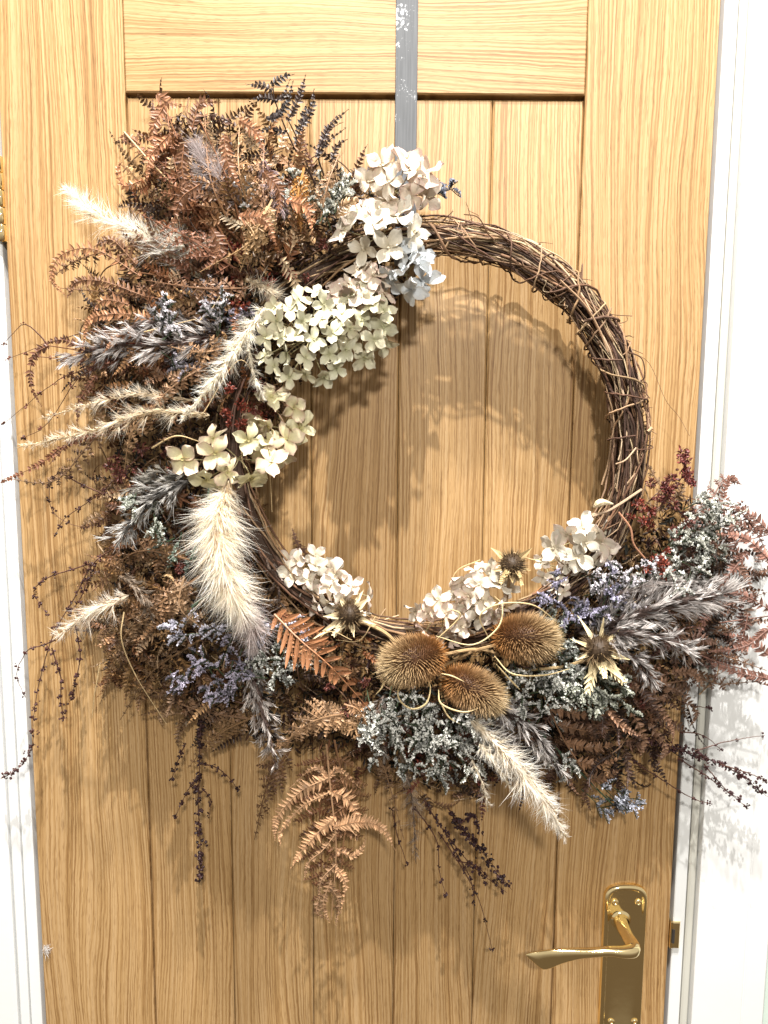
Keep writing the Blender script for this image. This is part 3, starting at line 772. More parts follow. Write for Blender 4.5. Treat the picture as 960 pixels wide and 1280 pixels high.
# ---- statice / sea lavender sprigs
def statice(cu, cv, rx, ry, h, n, direction, tipc, name='statice_sprig', green=(.034, .048, .024), dens=1.0, label=None, L=(22, 46), hs=.03):
    """a bunch of n sprigs spread over an ellipse; every branchlet carries a one-sided row of papery cups"""
    mb = MB(); green = np.array(green)
    for q in range(n):
        a = U(0, 6.28); r = math.sqrt(U()); u, v = cu+rx*r*math.cos(a), cv+ry*r*math.sin(a)
        hh = h+U(-hs, hs*.5); P = px(u, v, hh)
        dr = np.array([direction[0], 0, -direction[1]])+U(-.7, .7, 3)*[1, 1.0, 1]+[0, -.35, 0]; dr = nrm(dr)
        Ls = S(U(*L)); base = P-dr*Ls*.6
        st_ = bez(base, base+dr*Ls*.5+U(-1, 1, 3)*.004, P+dr*Ls*.4, 12); mb.add(*tube(st_, np.linspace(.0009, .0005, 12), 3, green*U(.8, 1.6))[:3])
        for b_ in range(int(7*dens)):
            k = int(U(3, 12)); bd = nrm(dr*.8+nrm(U(-1, 1, 3))*.9+OUT*.2); bl = S(U(9, 18)); cu_ = nrm(np.cross(bd, U(-1, 1, 3)))
            m_ = 9; s = np.linspace(0, 1, m_); pts = st_[min(k, 11)]+bd*bl*s[:, None]+cu_*bl*.35*(s**2)[:, None]
            mb.add(*tube(pts, .0005, 3, green)[:3])
            up_ = nrm(OUT*.5+np.array([0, 0, .7])+dr*.3+U(-.6, .6, 3))
            up_ = nrm(up_-bd*np.dot(up_, bd)*.7); PP = np.repeat(pts[1:], 4, 0)+U(-1, 1, ((m_-1)*4, 3))*.0005; n5 = len(PP)
            dd = nrm(up_+rng.normal(0, .20, (n5, 3))); ll = S(U(3.8, 6.6, n5))*np.repeat(np.sin(np.linspace(.5, 2.8, m_-1)), 4)
            tc_ = np.array(tipc)*np.clip(1+rng.normal(0, .12, n5), .6, 1.15)[:, None]*(1 if U() < .75 else .45)
            mb.add(*blades(PP, dd, U(-1, 1, (n5, 3)), ll, .0020, U(-.5, .5, n5), green*.6, green*1.2, 1, prof='oval'))
            mb.add(*blades(PP+dd*ll[:, None]*.45, dd+rng.normal(0, .12, (n5, 3)), U(-1, 1, (n5, 3)), ll*.7, .0024, U(-.8, .8, n5), tc_*.8, tc_, 2, prof='oval'))
    return part(name, mb, M_LEAF, **({'label': label} if label else {}))

# ---- crumpled dark red seed clumps
def clump(cu, cv, r, h, n, c=(.13, .028, .018), hr=.018, name='red_flower_cluster'):
    mb = MB(); 
    for q in range(max(3, n//40)):
        P = px(cu+U(-r, r)*.8, cv+U(-r, r)*.8, h+U(-hr, hr)); m_ = 40; d = nrm(rng.normal(0, 1, (m_, 3))); rr = S(U(4, 8))
        cv_ = np.array(c)*np.clip(1+rng.normal(0, .35, m_), .4, 2.0)[:, None]
        mb.add(*blades(P+d*rr*U(.1, .8, m_)[:, None], d+U(-.6, .6, (m_, 3)), U(-1, 1, (m_, 3)), rr*.7, .0022, U(-1.5, 1.5, m_), cv_*.7, cv_*1.3, 3, .3, 'oval'))
    return part(name, mb, M_LEAF, kind='stuff')

# ---- beaded seed sprigs
def ico(P, r, c, mb):
    n = len(P); t = (1+5**.5)/2
    v = nrm(np.array([(-1, t, 0), (1, t, 0), (-1, -t, 0), (1, -t, 0), (0, -1, t), (0, 1, t), (0, -1, -t), (0, 1, -t), (t, 0, -1), (t, 0, 1), (-t, 0, -1), (-t, 0, 1)]))
    f = np.array([(0, 11, 5), (0, 5, 1), (0, 1, 7), (0, 7, 10), (0, 10, 11), (1, 5, 9), (5, 11, 4), (11, 10, 2), (10, 7, 6), (7, 1, 8), (3, 9, 4), (3, 4, 2), (3, 2, 6), (3, 6, 8), (3, 8, 9), (4, 9, 5), (2, 4, 11), (6, 2, 10), (8, 6, 7), (9, 8, 1)])
    V = P[:, None]+v[None]*r[:, None, None]*U(.6, 1.3, (n, 12, 1)); F = f[None]+(np.arange(n)*12)[:, None, None]
    mb.add(V.reshape(-1, 3), None, np.repeat(np.broadcast_to(c, (n, 3)), 12, 0), T=F.reshape(-1, 3))
def beads(lines, c=(.045, .016, .014), name='seed_sprig', stemc=(.10, .045, .03), label=None):
    """lines: (points, height, clumps per 10 px, bead radius px, clump spread px)"""
    mb = MB()
    for pts, h, dn, br, spd in lines:
        P = pxpath(pts, h, 60); ln = np.linalg.norm(np.diff(P, axis=0), axis=1).sum()
        P[:, :] += (np.cumsum(rng.normal(0, .00016, P.shape), 0))
        mb.add(*tube(P, np.linspace(.0009, .0003, 60), 4, stemc)[:3])
        nc = max(2, int(ln/S(10)*dn)); k = (np.linspace(.06, .97, nc)*59+U(-1, 1, nc)).astype(int).clip(0, 59)
        for kk in k:
            m_ = int(U(3, 8)); o = rng.normal(0, 1, (m_, 3))*S(spd); ico(P[kk]+o, S(br)*U(.6, 1.25, m_), np.array(c)*U(.6, 1.6), mb)
            mb.add(*blades(P[kk]+o*.5, nrm(U(-1, 1, (m_, 3))), U(-1, 1, (m_, 3)), S(br*2.6), S(br*1.1), U(-1, 1, m_), np.array(c), np.array(c)*2, 2, .3))
    return part(name, mb, M_LEAF, **({'label': label} if label else {}))

# ==================================================================== dense under-layer
OUTER = np.array([(440, 205), (400, 200), (350, 190), (300, 145), (250, 130), (200, 140), (172, 190), (165, 260), (160, 315), (130, 345), (105, 400), (100, 445), (112, 490), (125, 560), (135, 600), (135, 650), (130, 720), (125, 790), (150, 840), (190, 880), (240, 905), (300, 930), (350, 950), (430, 955), (490, 975), (540, 1000), (600, 985), (650, 965), (700, 975), (770, 990), (800, 960), (830, 910), (870, 850), (920, 820), (930, 760), (920, 700), (915, 650), (870, 615), (835, 605), (800, 640), (765, 665), (740, 700), (690, 735), (620, 755), (560, 770), (500, 795), (470, 780), (430, 760), (390, 735), (350, 700), (330, 660), (325, 620), (350, 580), (365, 530), (372, 480), (400, 455), (450, 425), (500, 380), (520, 320), (520, 260), (500, 225)], float)
def inpoly(u, v, poly=OUTER):
    x0, y0 = poly[:, 0], poly[:, 1]; x1, y1 = np.roll(x0, -1), np.roll(y0, -1)
    u = np.asarray(u)[:, None]; v = np.asarray(v)[:, None]
    c = ((y0 > v) != (y1 > v)) & (u < (x1-x0)*(v-y0)/(y1-y0+1e-9)+x0)
    return c.sum(1) % 2 == 1
def edged(u, v, poly=OUTER):
    p0 = poly; p1 = np.roll(poly, -1, 0); d = p1-p0
    P = np.column_stack([u, v])[:, None]; t_ = np.clip(((P-p0)*d).sum(-1)/(d*d).sum(-1), 0, 1)
    return np.linalg.norm(P-(p0+t_[..., None]*d), axis=-1).min(1)
def sample(n, box=(90, 120, 950, 1010), poly=OUTER):
    us = []; vs = []
    while len(us) < n:
        u = U(box[0], box[2], 4000); v = U(box[1], box[3], 4000); k = inpoly(u, v, poly)
        us += list(u[k]); vs += list(v[k])
    return np.array(us[:n]), np.array(vs[:n])
def massh(u, v): return .016+.062*(1-np.exp(-edged(u, v)/38.))
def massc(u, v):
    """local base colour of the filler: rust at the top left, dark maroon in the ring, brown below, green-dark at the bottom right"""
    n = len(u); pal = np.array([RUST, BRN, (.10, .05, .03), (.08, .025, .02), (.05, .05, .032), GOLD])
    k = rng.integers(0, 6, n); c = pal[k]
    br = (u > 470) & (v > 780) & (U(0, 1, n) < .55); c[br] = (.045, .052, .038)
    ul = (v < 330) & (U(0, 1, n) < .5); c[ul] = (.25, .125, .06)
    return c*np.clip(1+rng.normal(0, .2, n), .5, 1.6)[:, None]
# crumpled leaf litter
u, v = sample(20000); k_ = edged(u, v) > 14; u, v = u[k_], v[k_]; H = massh(u, v)*U(.05, .85, len(u)); n = len(u); c = massc(u, v)*.30  # litter colours cut down to stand in for deep shade between fronds
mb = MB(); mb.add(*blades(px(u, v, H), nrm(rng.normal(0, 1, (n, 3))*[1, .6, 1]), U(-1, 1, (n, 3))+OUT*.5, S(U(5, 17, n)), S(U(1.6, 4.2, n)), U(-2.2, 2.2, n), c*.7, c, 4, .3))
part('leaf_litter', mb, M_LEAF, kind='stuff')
# tangled twigs
mb = MB(); u, v = sample(620); H = massh(u, v)
for i in range(len(u)):
    th = math.atan2(v[i]-CY, u[i]-CX)+math.pi/2+rng.normal(0, .6); L = U(20, 70); d = np.array([math.cos(th), math.sin(th)])*L/2; pe = np.array([-d[1], d[0]])*U(-.5, .5)
    hh = H[i]*U(.3, 1.0)
    P = pxpath([(u[i]-d[0], v[i]-d[1]), (u[i]+pe[0], v[i]+pe[1]), (u[i]+d[0], v[i]+d[1])], [hh*.7, hh, hh*.9], 10)
    mb.add(*tube(P, U(.0004, .0010), 3, jit(TW[int(U(0, 6))], .4))[:3])
part('twig_tangle', mb, M_TWIG, kind='stuff')
# ferny combs all over the mass
def combfill(n, poly, cols, Lr=(22, 58), tl=8.0, hk=(.45, 1.15), name='fern_filler', outward=.5, box=(90, 120, 950, 1010)):
    mb = MB(); u, v = sample(n, box, poly); H = massh(u, v)
    for i in range(n):
        r = nrm(np.array([u[i]-CX, 0, -(v[i]-CY)])); D = nrm(r*outward+rng.normal(0, .6, 3)*[1, .45, 1]); N = nrm(OUT+rng.normal(0, .6, 3))
        L = S(U(*Lr)); cc = jit(cols[int(U(0, len(cols)))], .3)*U(.6, 1.35)
        pinna(mb, px(u[i], v[i], H[i]*U(*hk)), D, N, L, S(tl)*U(.75, 1.35), U(-2.6, 3.2), U(-1.2, 1.2), max(5, int(L/S(4.3))), cc*.75, cc*1.4)
    return part(name, mb, M_LEAF, kind='stuff')
combfill(330, OUTER, [(.10, .05, .025), (.13, .055, .025), (.05, .025, .016), (.07, .035, .02), (.20, .11, .05)], Lr=(28, 66), tl=9.5, hk=(.3, 1.0))  # browns kept dark, also standing in for shade inside the foliage
UL = np.array([(330, 180), (225, 178), (180, 190), (165, 260), (175, 320), (230, 360), (330, 350), (420, 320), (440, 230), (400, 190), (350, 180)], float)
combfill(130, UL, [(.34, .17, .075), (.48, .29, .14), RUST, (.70, .50, .31), (.12, .05, .025)], (26, 62), 10.5, (.7, 1.4))
LL = np.array([(130, 600), (125, 700), (120, 800), (150, 860), (230, 905), (300, 890), (240, 800), (220, 700), (200, 620)], float)
combfill(170, LL, [BRN, (.24, .13, .06), GOLD, (.42, .27, .15)], (26, 58), 9.5, (.7, 1.3))
CL = np.array([(110, 390), (100, 470), (140, 560), (250, 520), (330, 470), (300, 380), (200, 350)], float)
combfill(130, CL, [RUST, (.32, .17, .08), GOLD, (.40, .25, .13)], (26, 58), 9.5, (.6, 1.15))
LR = np.array([(640, 880), (760, 870), (860, 850), (872, 885), (835, 935), (790, 990), (700, 980), (640, 960)], float)
combfill(85, LR, [(.10, .05, .03), (.19, .10, .06), (.06, .03, .02)], (30, 62), 9.5, (.6, 1.6))
RS = np.array([(815, 640), (930, 650), (955, 700), (955, 840), (880, 850), (840, 820), (830, 740)], float)
combfill(40, RS, [(.24, .13, .09), (.30, .17, .115), (.14, .07, .05)], (30, 66), 9.5, (.6, 1.3))
BM = np.array([(440, 880), (640, 900), (640, 965), (600, 990), (540, 1005), (440, 960)], float)
combfill(110, BM, [(.14, .05, .03), (.10, .05, .03), (.20, .11, .06)], (20, 44), 7.0, (.5, 1.1))
IN = np.array([(325, 600), (330, 680), (390, 740), (470, 785), (450, 860), (350, 800), (305, 700), (300, 640)], float)
combfill(140, IN, [(.34, .20, .10), GOLD, RUST], (16, 38), 7, (.6, 1.1))

# ==================================================================== fern fronds (explicit)
# dark fern at the top
combs([([(340, 113), (325, 106), (309, 106)], .05), ([(340, 106), (352, 97), (367, 93)], .05), ([(346, 126), (330, 122), (313, 124)], .055), ([(340, 148), (358, 132), (366, 102)], .052),
       ([(345, 126), (355, 118), (362, 100)], .05, 5), ([(334, 148), (345, 146), (356, 134)], .055), ([(360, 150), (374, 122), (382, 94)], .055), ([(376, 160), (389, 138), (392, 112)], .055),
       ([(400, 182), (412, 158), (435, 137)], .055, 8), ([(416, 198), (421, 183), (434, 174)], .055, 7), ([(356, 166), (338, 162), (318, 164)], .05, 7), ([(370, 180), (378, 150), (384, 130)], .05), ([(396, 196), (406, 180), (432, 160)], .055, 6)],
      (.030, .015, .009), tl=8, stems=[([(395, 230), (368, 185), (345, 130), (341, 105)], .05), ([(395, 235), (372, 175), (360, 150)], .05), ([(405, 220), (398, 190), (416, 150)], .05)],
      label='nearly black fern standing up against the door rail')
hero = []
F = frond
F([(300, 330), (230, 240), (205, 120)], [.05, .09, .05], 42, 13, (.27, .12, .05), True, 6.5, 1.3, label='rust brown curling fern at the top left')
F([(310, 320), (265, 230), (255, 130)], [.06, .10, .06], 36, 12, (.30, .15, .07), True, 6.5, 1.3)
F([(330, 310), (300, 220), (300, 140)], [.06, .11, .07], 34, 12, (.36, .20, .10), False, 6, 1.6)
F([(290, 320), (220, 220), (150, 172)], [.06, .08, .05], 34, 13, (.22, .09, .04), False, 6, 1.2)
F([(260, 300), (195, 245), (148, 203)], [.06, .06, .04], 20, 9, (.20, .085, .04), False, 5, 2.2)
F([(300, 340), (240, 300), (170, 265)], [.08, .10, .06], 36, 12, (.24, .11, .05), False, 6.5, 1.2)
F([(350, 330), (330, 250), (330, 180)], [.06, .10, .07], 30, 12, (.32, .18, .10), False, 6, 1.8)
F([(300, 270), (315, 300), (250, 340)], [.11, .12, .10], 30, 10, (.42, .27, .13), False, 6.5, 2.2)
F([(340, 250), (320, 290), (300, 340)], [.10, .12, .10], 30, 10, (.46, .30, .15), False, 6.5, 2.4)
F([(380, 210), (372, 250), (376, 290)], [.10, .11, .10], 20, 9, (.42, .19, .05), False, 6, 1.4)
F([(400, 280), (410, 230), (425, 190)], [.08, .09, .08], 22, 9, (.38, .24, .13), False, 6, 2.0)
F([(290, 370), (200, 310), (110, 320), (66, 345)], [.06, .07, .05, .04], 34, 16, (.22, .11, .055), True, 6, 1.0, mess=.3, label='brown fern arching out to the left')
F([(270, 390), (180, 370), (75, 360)], [.07, .06, .04], 30, 14, (.20, .10, .05), False, 6, 1.3)
F([(280, 400), (200, 400), (115, 400)], [.07, .08, .05], 28, 12, (.26, .14, .07), False, 6, 1.6)
F([(320, 360), (250, 360), (180, 350)], [.08, .10, .08], 30, 11, (.24, .12, .06), False, 6, 1.6)
F([(250, 470), (140, 455), (40, 445)], [.06, .05, .035], 24, 13, (.20, .09, .05), False, 5, 1.3)
F([(240, 500), (130, 540), (70, 600), (5, 598)], [.07, .06, .05, .04], 26, 18, (.19, .11, .06), False, 5, 1.4)
F([(270, 450), (220, 480), (180, 520)], [.09, .10, .09], 28, 10, (.36, .22, .11), False, 6, 2.0)
F([(300, 430), (250, 440), (200, 430)], [.09, .10, .09], 26, 10, (.40, .24, .12), False, 6, 2.2)
F([(200, 500), (165, 540), (155, 590)], [.08, .09, .07], 22, 9, (.36, .22, .12), False, 6, 1.0)
F([(330, 490), (350, 500), (385, 540)], [.05, .06, .05], 20, 8, (.16, .08, .04), False, 5, 1.2)
F([(260, 640), (190, 610), (120, 620)], [.07, .07, .04], 24, 11, BRN, False, 5.5, 1.2)
F([(240, 700), (170, 690), (115, 740)], [.08, .09, .06], 30, 12, (.20, .11, .055), False, 5.5, 1.3)
F([(250, 720), (190, 760), (125, 790)], [.09, .10, .06], 32, 13, (.22, .12, .06), False, 6, 1.2)
F([(230, 760), (160, 790), (125, 880)], [.08, .08, .05], 26, 14, (.20, .12, .06), False, 5.5, 1.2)
F([(250, 800), (190, 840), (150, 900)], [.07, .06, .04], 26, 11, (.18, .10, .05), False, 5.5, 1.2)
F([(230, 720), (225, 760), (260, 790)], [.10, .11, .10], 24, 10, (.30, .18, .09), False, 5.5, 1.6)
F([(320, 900), (240, 885), (165, 850)], [.05, .05, .035], 26, 14, (.22, .13, .065), False, 5.5, 1.0)
F([(330, 890), (270, 920), (235, 960)], [.05, .05, .035], 26, 13, (.24, .14, .065), False, 5.5, .8, 0)
# hanging ferns at the bottom
F([(440, 890), (385, 905), (322, 960)], [.07, .07, .05], 32, 14, (.46, .28, .135), True, 7, .5, 0, label='tan fern below the grey plume')
F([(480, 930), (440, 905), (395, 905), (345, 935)], [.07, .07, .06, .05], 27, 13, (.46, .28, .135), False, 7, .7, 0)
F([(365, 935), (335, 980), (318, 1050)], [.05, .05, .04], 34, 11, (.13, .065, .032), False, 5.5, 1.2)
F([(412, 925), (400, 1000), (402, 1075), (396, 1145)], [.05, .045, .042, .04], 62, 13, (.16, .075, .035), False, 8, .9, 0, ang=70, mess=.2)  # this and the next: darker fronds standing in for shade behind the pale fern
F([(418, 925), (432, 1000), (428, 1070), (420, 1150)], [.05, .045, .04, .04], 50, 11, (.24, .12, .055), False, 8, 1.1, 0, ang=66, mess=.2)
combs([([(410, 972), (375, 990), (346, 1022), (344, 1050)], .06), ([(412, 990), (378, 1008), (352, 1038), (350, 1056)], .062, 7), ([(418, 1022), (398, 1040), (376, 1065), (364, 1085)], .062),
       ([(421, 1040), (404, 1062), (386, 1078), (380, 1100)], .06, 7.5), ([(416, 990), (436, 1000), (446, 1020), (444, 1050)], .05), ([(418, 1034), (448, 1028), (476, 1034), (494, 1062)], .062), ([(420, 1062), (440, 1070), (452, 1062), (458, 1045)], .055, 7),
       ([(420, 1080), (402, 1100), (398, 1125)], .06, 7), ([(420, 1085), (432, 1105), (426, 1140)], .06, 7), ([(414, 1100), (404, 1130), (412, 1152)], .062, 7.5), ([(414, 1108), (424, 1130), (420, 1156)], .06, 7), ([(400, 1120), (396, 1140), (410, 1150)], .055, 6.5),
       ([(410, 972), (425, 962), (450, 985)], .05, 6), ([(408, 970), (392, 960), (362, 985)], .05, 6)],
      (.50, .31, .16), tl=14, stems=[([(408, 930), (413, 985), (420, 1050), (419, 1090), (414, 1150)], [.06, .06, .06, .058, .055])], label='pale tan fern hanging lowest under the wreath')
combs([([(348, 765), (362, 772), (384, 768)], .09), ([(352, 782), (336, 790), (330, 806)], .085)], (.30, .12, .055))
F([(343, 768), (375, 800), (415, 835), (463, 888)], [.115, .135, .14, .12], 42, 14, (.44, .19, .09), True, 3.4, .35, .1, .02, 66, .14, solid=5.2, label='bright russet fern lying across the lower left of the ring')
F([(430, 880), (450, 890), (468, 930)], [.09, .09, .08], 14, 7, (.34, .19, .09), False, 5, 1.0)
F([(460, 930), (480, 960), (505, 1050)], [.05, .05, .04], 22, 12, (.26, .15, .08), False, 5.5, 1.0)
# lower right
F([(690, 880), (730, 905), (790, 905)], [.06, .06, .05], 34, 12, (.20, .10, .055), True, 5.5, .3, 0, label='flat dark brown fern at the lower right')
F([(700, 900), (735, 930), (770, 975)], [.055, .055, .045], 34, 12, (.21, .11, .06), False, 5.5, .4, 0)
F([(760, 830), (800, 850), (850, 840), (875, 860)], [.06, .07, .06, .05], 28, 13, (.20, .10, .055), False, 5.5, 1.6)
F([(770, 850), (810, 890), (820, 930)], [.06, .06, .045], 24, 11, (.18, .09, .05), False, 5.5, 1.8)
F([(780, 830), (840, 870), (862, 905)], [.06, .05, .04], 22, 11, (.18, .09, .05), False, 5.5, 1.6)
# right
F([(815, 700), (870, 690), (930, 655), (960, 668)], [.06, .06, .05, .05], 34, 14, (.24, .13, .09), True, 5.5, .7, .2, label='pinkish brown fern at the right edge')
F([(840, 680), (880, 640), (905, 600), (925, 605)], [.06, .06, .05, .05], 22, 12, (.20, .10, .07), False, 5.5, 1.0)
F([(850, 700), (850, 760), (900, 790), (958, 770)], [.06, .05, .05, .05], 34, 14, (.24, .13, .085), False, 5.5, .6)
F([(830, 750), (890, 760), (960, 740)], [.05, .05, .05], 26, 13, (.20, .10, .065), False, 5.5, .8)
F([(820, 780), (880, 810), (958, 838)], [.06, .05, .05], 34, 14, (.24, .13, .08), False, 5.5, .7)
F([(830, 790), (880, 850), (950, 852)], [.05, .05, .04], 26, 12, (.19, .10, .06), False, 5.5, .8)
F([(880, 640), (925, 640), (960, 690)], [.05, .05, .05], 22, 10, (.17, .09, .065), False, 5, .8)
F([(800, 660), (830, 625), (815, 590), (808, 580)], [.05, .05, .04, .04], 13, 9, (.22, .12, .07), False, 5, .8)
F([(740, 660), (760, 640), (775, 648), (730, 638)], [.05, .05, .05, .05], 9, 7, (.30, .18, .10), False, 4, .8)
F([(390, 700), (372, 680), (365, 660)], [.03, .03, .025], 9, 7, (.12, .06, .04), False, 4.5, 1.8)
combs([([(952, 668), (915, 650), (905, 620), (914, 597), (926, 606)], .06), ([(962, 665), (935, 641), (905, 632)], .065), ([(935, 690), (902, 728), (878, 750)], .06), ([(962, 762), (925, 742), (900, 745)], .06),
       ([(962, 785), (930, 808), (878, 816)], .065), ([(960, 848), (920, 840), (884, 828)], .06), ([(935, 768), (928, 795), (912, 815)], .06), ([(925, 698), (912, 662), (906, 640)], .06), ([(900, 750), (880, 775), (874, 800)], .06),
       ([(962, 700), (930, 672), (890, 668)], .065), ([(962, 820), (935, 800), (900, 792)], .055), ([(880, 690), (862, 720), (858, 760)], .06)],
      (.27, .14, .095), tl=9.5, stems=[([(820, 720), (880, 690), (962, 668)], .06), ([(830, 790), (890, 780), (962, 770)], .055), ([(840, 800), (890, 825), (962, 845)], .055)], label='pinkish brown fern reaching the right edge of the picture')
combs([([(688, 884), (720, 893), (762, 895)], .085), ([(698, 905), (735, 914), (778, 911)], .085), ([(708, 928), (742, 935), (785, 926)], .08), ([(722, 952), (748, 956), (780, 946)], .075), ([(735, 975), (755, 972), (775, 962)], .07)],
      (.25, .125, .07), tl=11, stems=[([(680, 870), (705, 925), (745, 985)], .08)], label='flat brown fern below the bright thistle')
combs([([(780, 850), (812, 872), (838, 905), (842, 925)], .08), ([(800, 858), (845, 862), (870, 890), (862, 908)], .075), ([(812, 905), (832, 935), (822, 955)], .07), ([(815, 865), (830, 852), (834, 868), (822, 874), (816, 862)], .085), ([(840, 840), (868, 842), (880, 862)], .07), ([(790, 890), (806, 925), (800, 945)], .07)],
      (.20, .105, .065), tl=8, stems=[([(760, 835), (810, 855), (860, 850)], .07)], label='dark curled fern at the lower right of the door edge')
combs([([(175, 345), (120, 312), (78, 318), (64, 348), (82, 370)], .07), ([(180, 370), (130, 352), (96, 352), (84, 372)], .07), ([(200, 400), (150, 392), (112, 400), (104, 430)], .08), ([(170, 330), (140, 300), (118, 308)], .07), ([(190, 420), (150, 420), (130, 440)], .08), ([(160, 380), (130, 375), (116, 392)], .075)],
      (.24, .12, .055), tl=10, stems=[([(300, 370), (230, 350), (170, 340)], .08)], label='arching brown fern loops at the left')
combs([([(60, 432), (42, 445), (38, 480), (52, 508)], .045), ([(110, 440), (80, 425), (52, 430)], .05), ([(120, 470), (100, 500), (96, 530)], .06), ([(75, 560), (50, 580), (12, 598), (0, 604)], .05, 6), ([(120, 545), (90, 552), (62, 580)], .06)],
      (.20, .085, .045), tl=8, stems=[([(210, 490), (180, 440), (120, 440), (60, 432)], .05), ([(210, 490), (180, 540), (120, 545), (75, 560)], .05)])
combs([([(205, 132), (192, 160), (196, 200)], .09), ([(196, 118), (210, 128), (232, 134)], .08), ([(240, 160), (250, 130), (275, 128)], .09), ([(175, 180), (160, 170), (148, 172)], .07, 7), ([(178, 225), (155, 232), (147, 212), (152, 203)], .07, 7), ([(280, 170), (285, 205), (300, 235)], .12), ([(230, 180), (228, 215), (240, 245)], .12),
       ([(300, 150), (320, 165), (330, 190)], .10), ([(250, 230), (225, 250), (215, 290)], .12), ([(330, 215), (350, 240), (345, 275)], .125), ([(300, 270), (330, 275), (345, 305)], .13), ([(265, 285), (275, 310), (262, 335)], .13), ([(210, 170), (188, 195), (184, 225)], .09), ([(360, 250), (385, 262), (390, 290)], .12)],
      (.34, .16, .068), tl=11, stems=[([(300, 330), (250, 240), (205, 132)], .09), ([(310, 330), (290, 240), (250, 150)], .09), ([(300, 300), (230, 240), (178, 200)], .08)], label='large papery tan curls at the top left')
F([(480, 800), (520, 785), (560, 790)], [.05, .05, .04], 14, 8, (.20, .10, .06), False, 5, .8)

# ==================================================================== plumes
plume([(250, 345), (190, 300), (120, 268), (78, 233)], [.06, .06, .05, .045], 19, 2300, CRM, WHT, 1.0, .3, label='white feathery plume pointing up and left')
plume([(300, 250), (265, 215), (245, 175)], [.08, .09, .08], 22, 1300, (.30, .24, .22), (.66, .60, .60), label='small lilac grey plume among the rust ferns')
plume([(290, 300), (235, 310), (215, 290)], [.07, .07, .06], 22, 900, CRM, WHT)
plume([(330, 385), (300, 430), (265, 480), (225, 528)], [.105, .125, .125, .10], 15, 2400, CRM, (.90, .86, .78), .95, .4, label='bright white plume above the yellow cream hydrangea')
plume([(310, 430), (318, 470), (332, 500)], [.10, .105, .10], 10, 600, CRM, (.88, .84, .76))
plume([(310, 350), (335, 362), (345, 385)], [.09, .10, .10], 15, 600, CRM2, (.80, .74, .62))
plume([(285, 605), (272, 660), (285, 730), (308, 785)], [.10, .125, .13, .12], 29, 8000, (.90, .76, .56), (.97, .93, .85), 1.0, .45, taper=.6, hw_=.46, dn=.20, spr=(.25, 1.25), mess=.40, label='big cream pampas plume hanging at the lower left')
plume([(300, 740), (315, 780), (318, 815)], [.11, .12, .11], 24, 1500, (.40, .30, .26), (.74, .68, .66), label='lilac tipped end of the big pampas plume')
plume([(260, 520), (190, 515), (110, 540), (20, 560)], [.085, .095, .085, .06], 15, 1500, (.66, .54, .36), (.92, .87, .76), 1.0, .4, label='cream plume pointing left onto the frame')
plume([(240, 500), (160, 495), (48, 524)], [.085, .09, .07], 13, 800, (.62, .50, .34), (.90, .85, .74))
plume([(160, 745), (115, 765), (66, 800)], [.09, .09, .07], 17, 900, (.72, .62, .48), (.86, .80, .72), taper=.6, label='short pale plume at the far left')
plume([(590, 900), (640, 950), (680, 1000), (708, 1050)], [.10, .125, .12, .10], 22, 2600, (.80, .70, .54), (.96, .94, .89), .95, .4, label='white plume pointing down to the right under the wreath')
plume([(600, 930), (622, 960), (648, 1000)], [.11, .12, .11], 12, 700, (.75, .66, .50), (.95, .92, .86))
plume([(590, 950), (605, 985), (610, 1015)], [.10, .11, .10], 9, 300, (.7, .60, .45), (.94, .90, .82))
plume([(500, 940), (515, 1000), (520, 1080)], [.04, .04, .035], 13, 900, (.24, .17, .12), (.56, .47, .38), label='thin tan plume hanging below the ring')
G = dict(name='reed_plume', tuft=17, hw_=.72, fat=1.0, mess=.34, spr=(.3, 1.0))
plume([(290, 415), (220, 430), (150, 430), (86, 445)], [.08, .09, .07, .05], 26, 2600, LAVB, LAVT, 1.0, .25, axis_c=(.28, .07, .04), label='lilac grey reed plume with red stem pointing left', **G)
plume([(240, 400), (180, 405), (140, 425)], [.08, .08, .07], 20, 1200, LAVB, LAVT, **G)
plume([(740, 790), (790, 770), (850, 752), (912, 742)], [.08, .10, .10, .09], 30, 3200, LAVB, (.92,.87,.83), 1.0, .25, label='large lilac grey reed plume at the right', **G)
plume([(740, 800), (780, 790), (835, 800), (862, 815)], [.08, .11, .11, .10], 24, 1800, LAVB, (.94,.89,.85), **G)
plume([(730, 800), (770, 810), (800, 830), (815, 850)], [.08, .10, .10, .09], 20, 1100, LAVB, (.94,.89,.85), **G)
plume([(720, 790), (750, 760), (790, 735), (840, 722)], [.07, .09, .09, .08], 22, 1400, LAVB, (.78,.72,.68), **G)
plume([(790, 740), (850, 730), (900, 735)], [.07, .09, .08], 22, 1200, LAVB, (.94,.89,.85), **G)
plume([(235, 600), (190, 625), (145, 678)], [.08, .09, .08], 24, 1600, (.13, .12, .11), (.90,.87,.82), label='grey reed plume left of the big pampas plume', **G)
plume([(240, 590), (200, 600), (170, 605)], [.08, .085, .08], 20, 1000, (.12, .11, .09), (.42,.39,.34), **G)
plume([(310, 830), (325, 880), (346, 958)], [.08, .09, .075], 22, 1500, (.20, .14, .12), (.90,.84,.78), label='grey brown reed plume hanging at the lower left', **G)
plume([(620, 880), (660, 910), (695, 960)], [.09, .095, .08], 24, 1800, (.08, .055, .045), (.92,.87,.83), label='grey reed plume above the white plume', **G)
plume([(560, 880), (600, 905), (640, 925)], [.08, .09, .08], 20, 1000, (.08, .055, .045), (.70,.64,.62), **G)
plume([(330, 690), (345, 720), (350, 760)], [.05, .06, .055], 14, 700, (.24, .16, .12), (.50, .40, .34), **G)
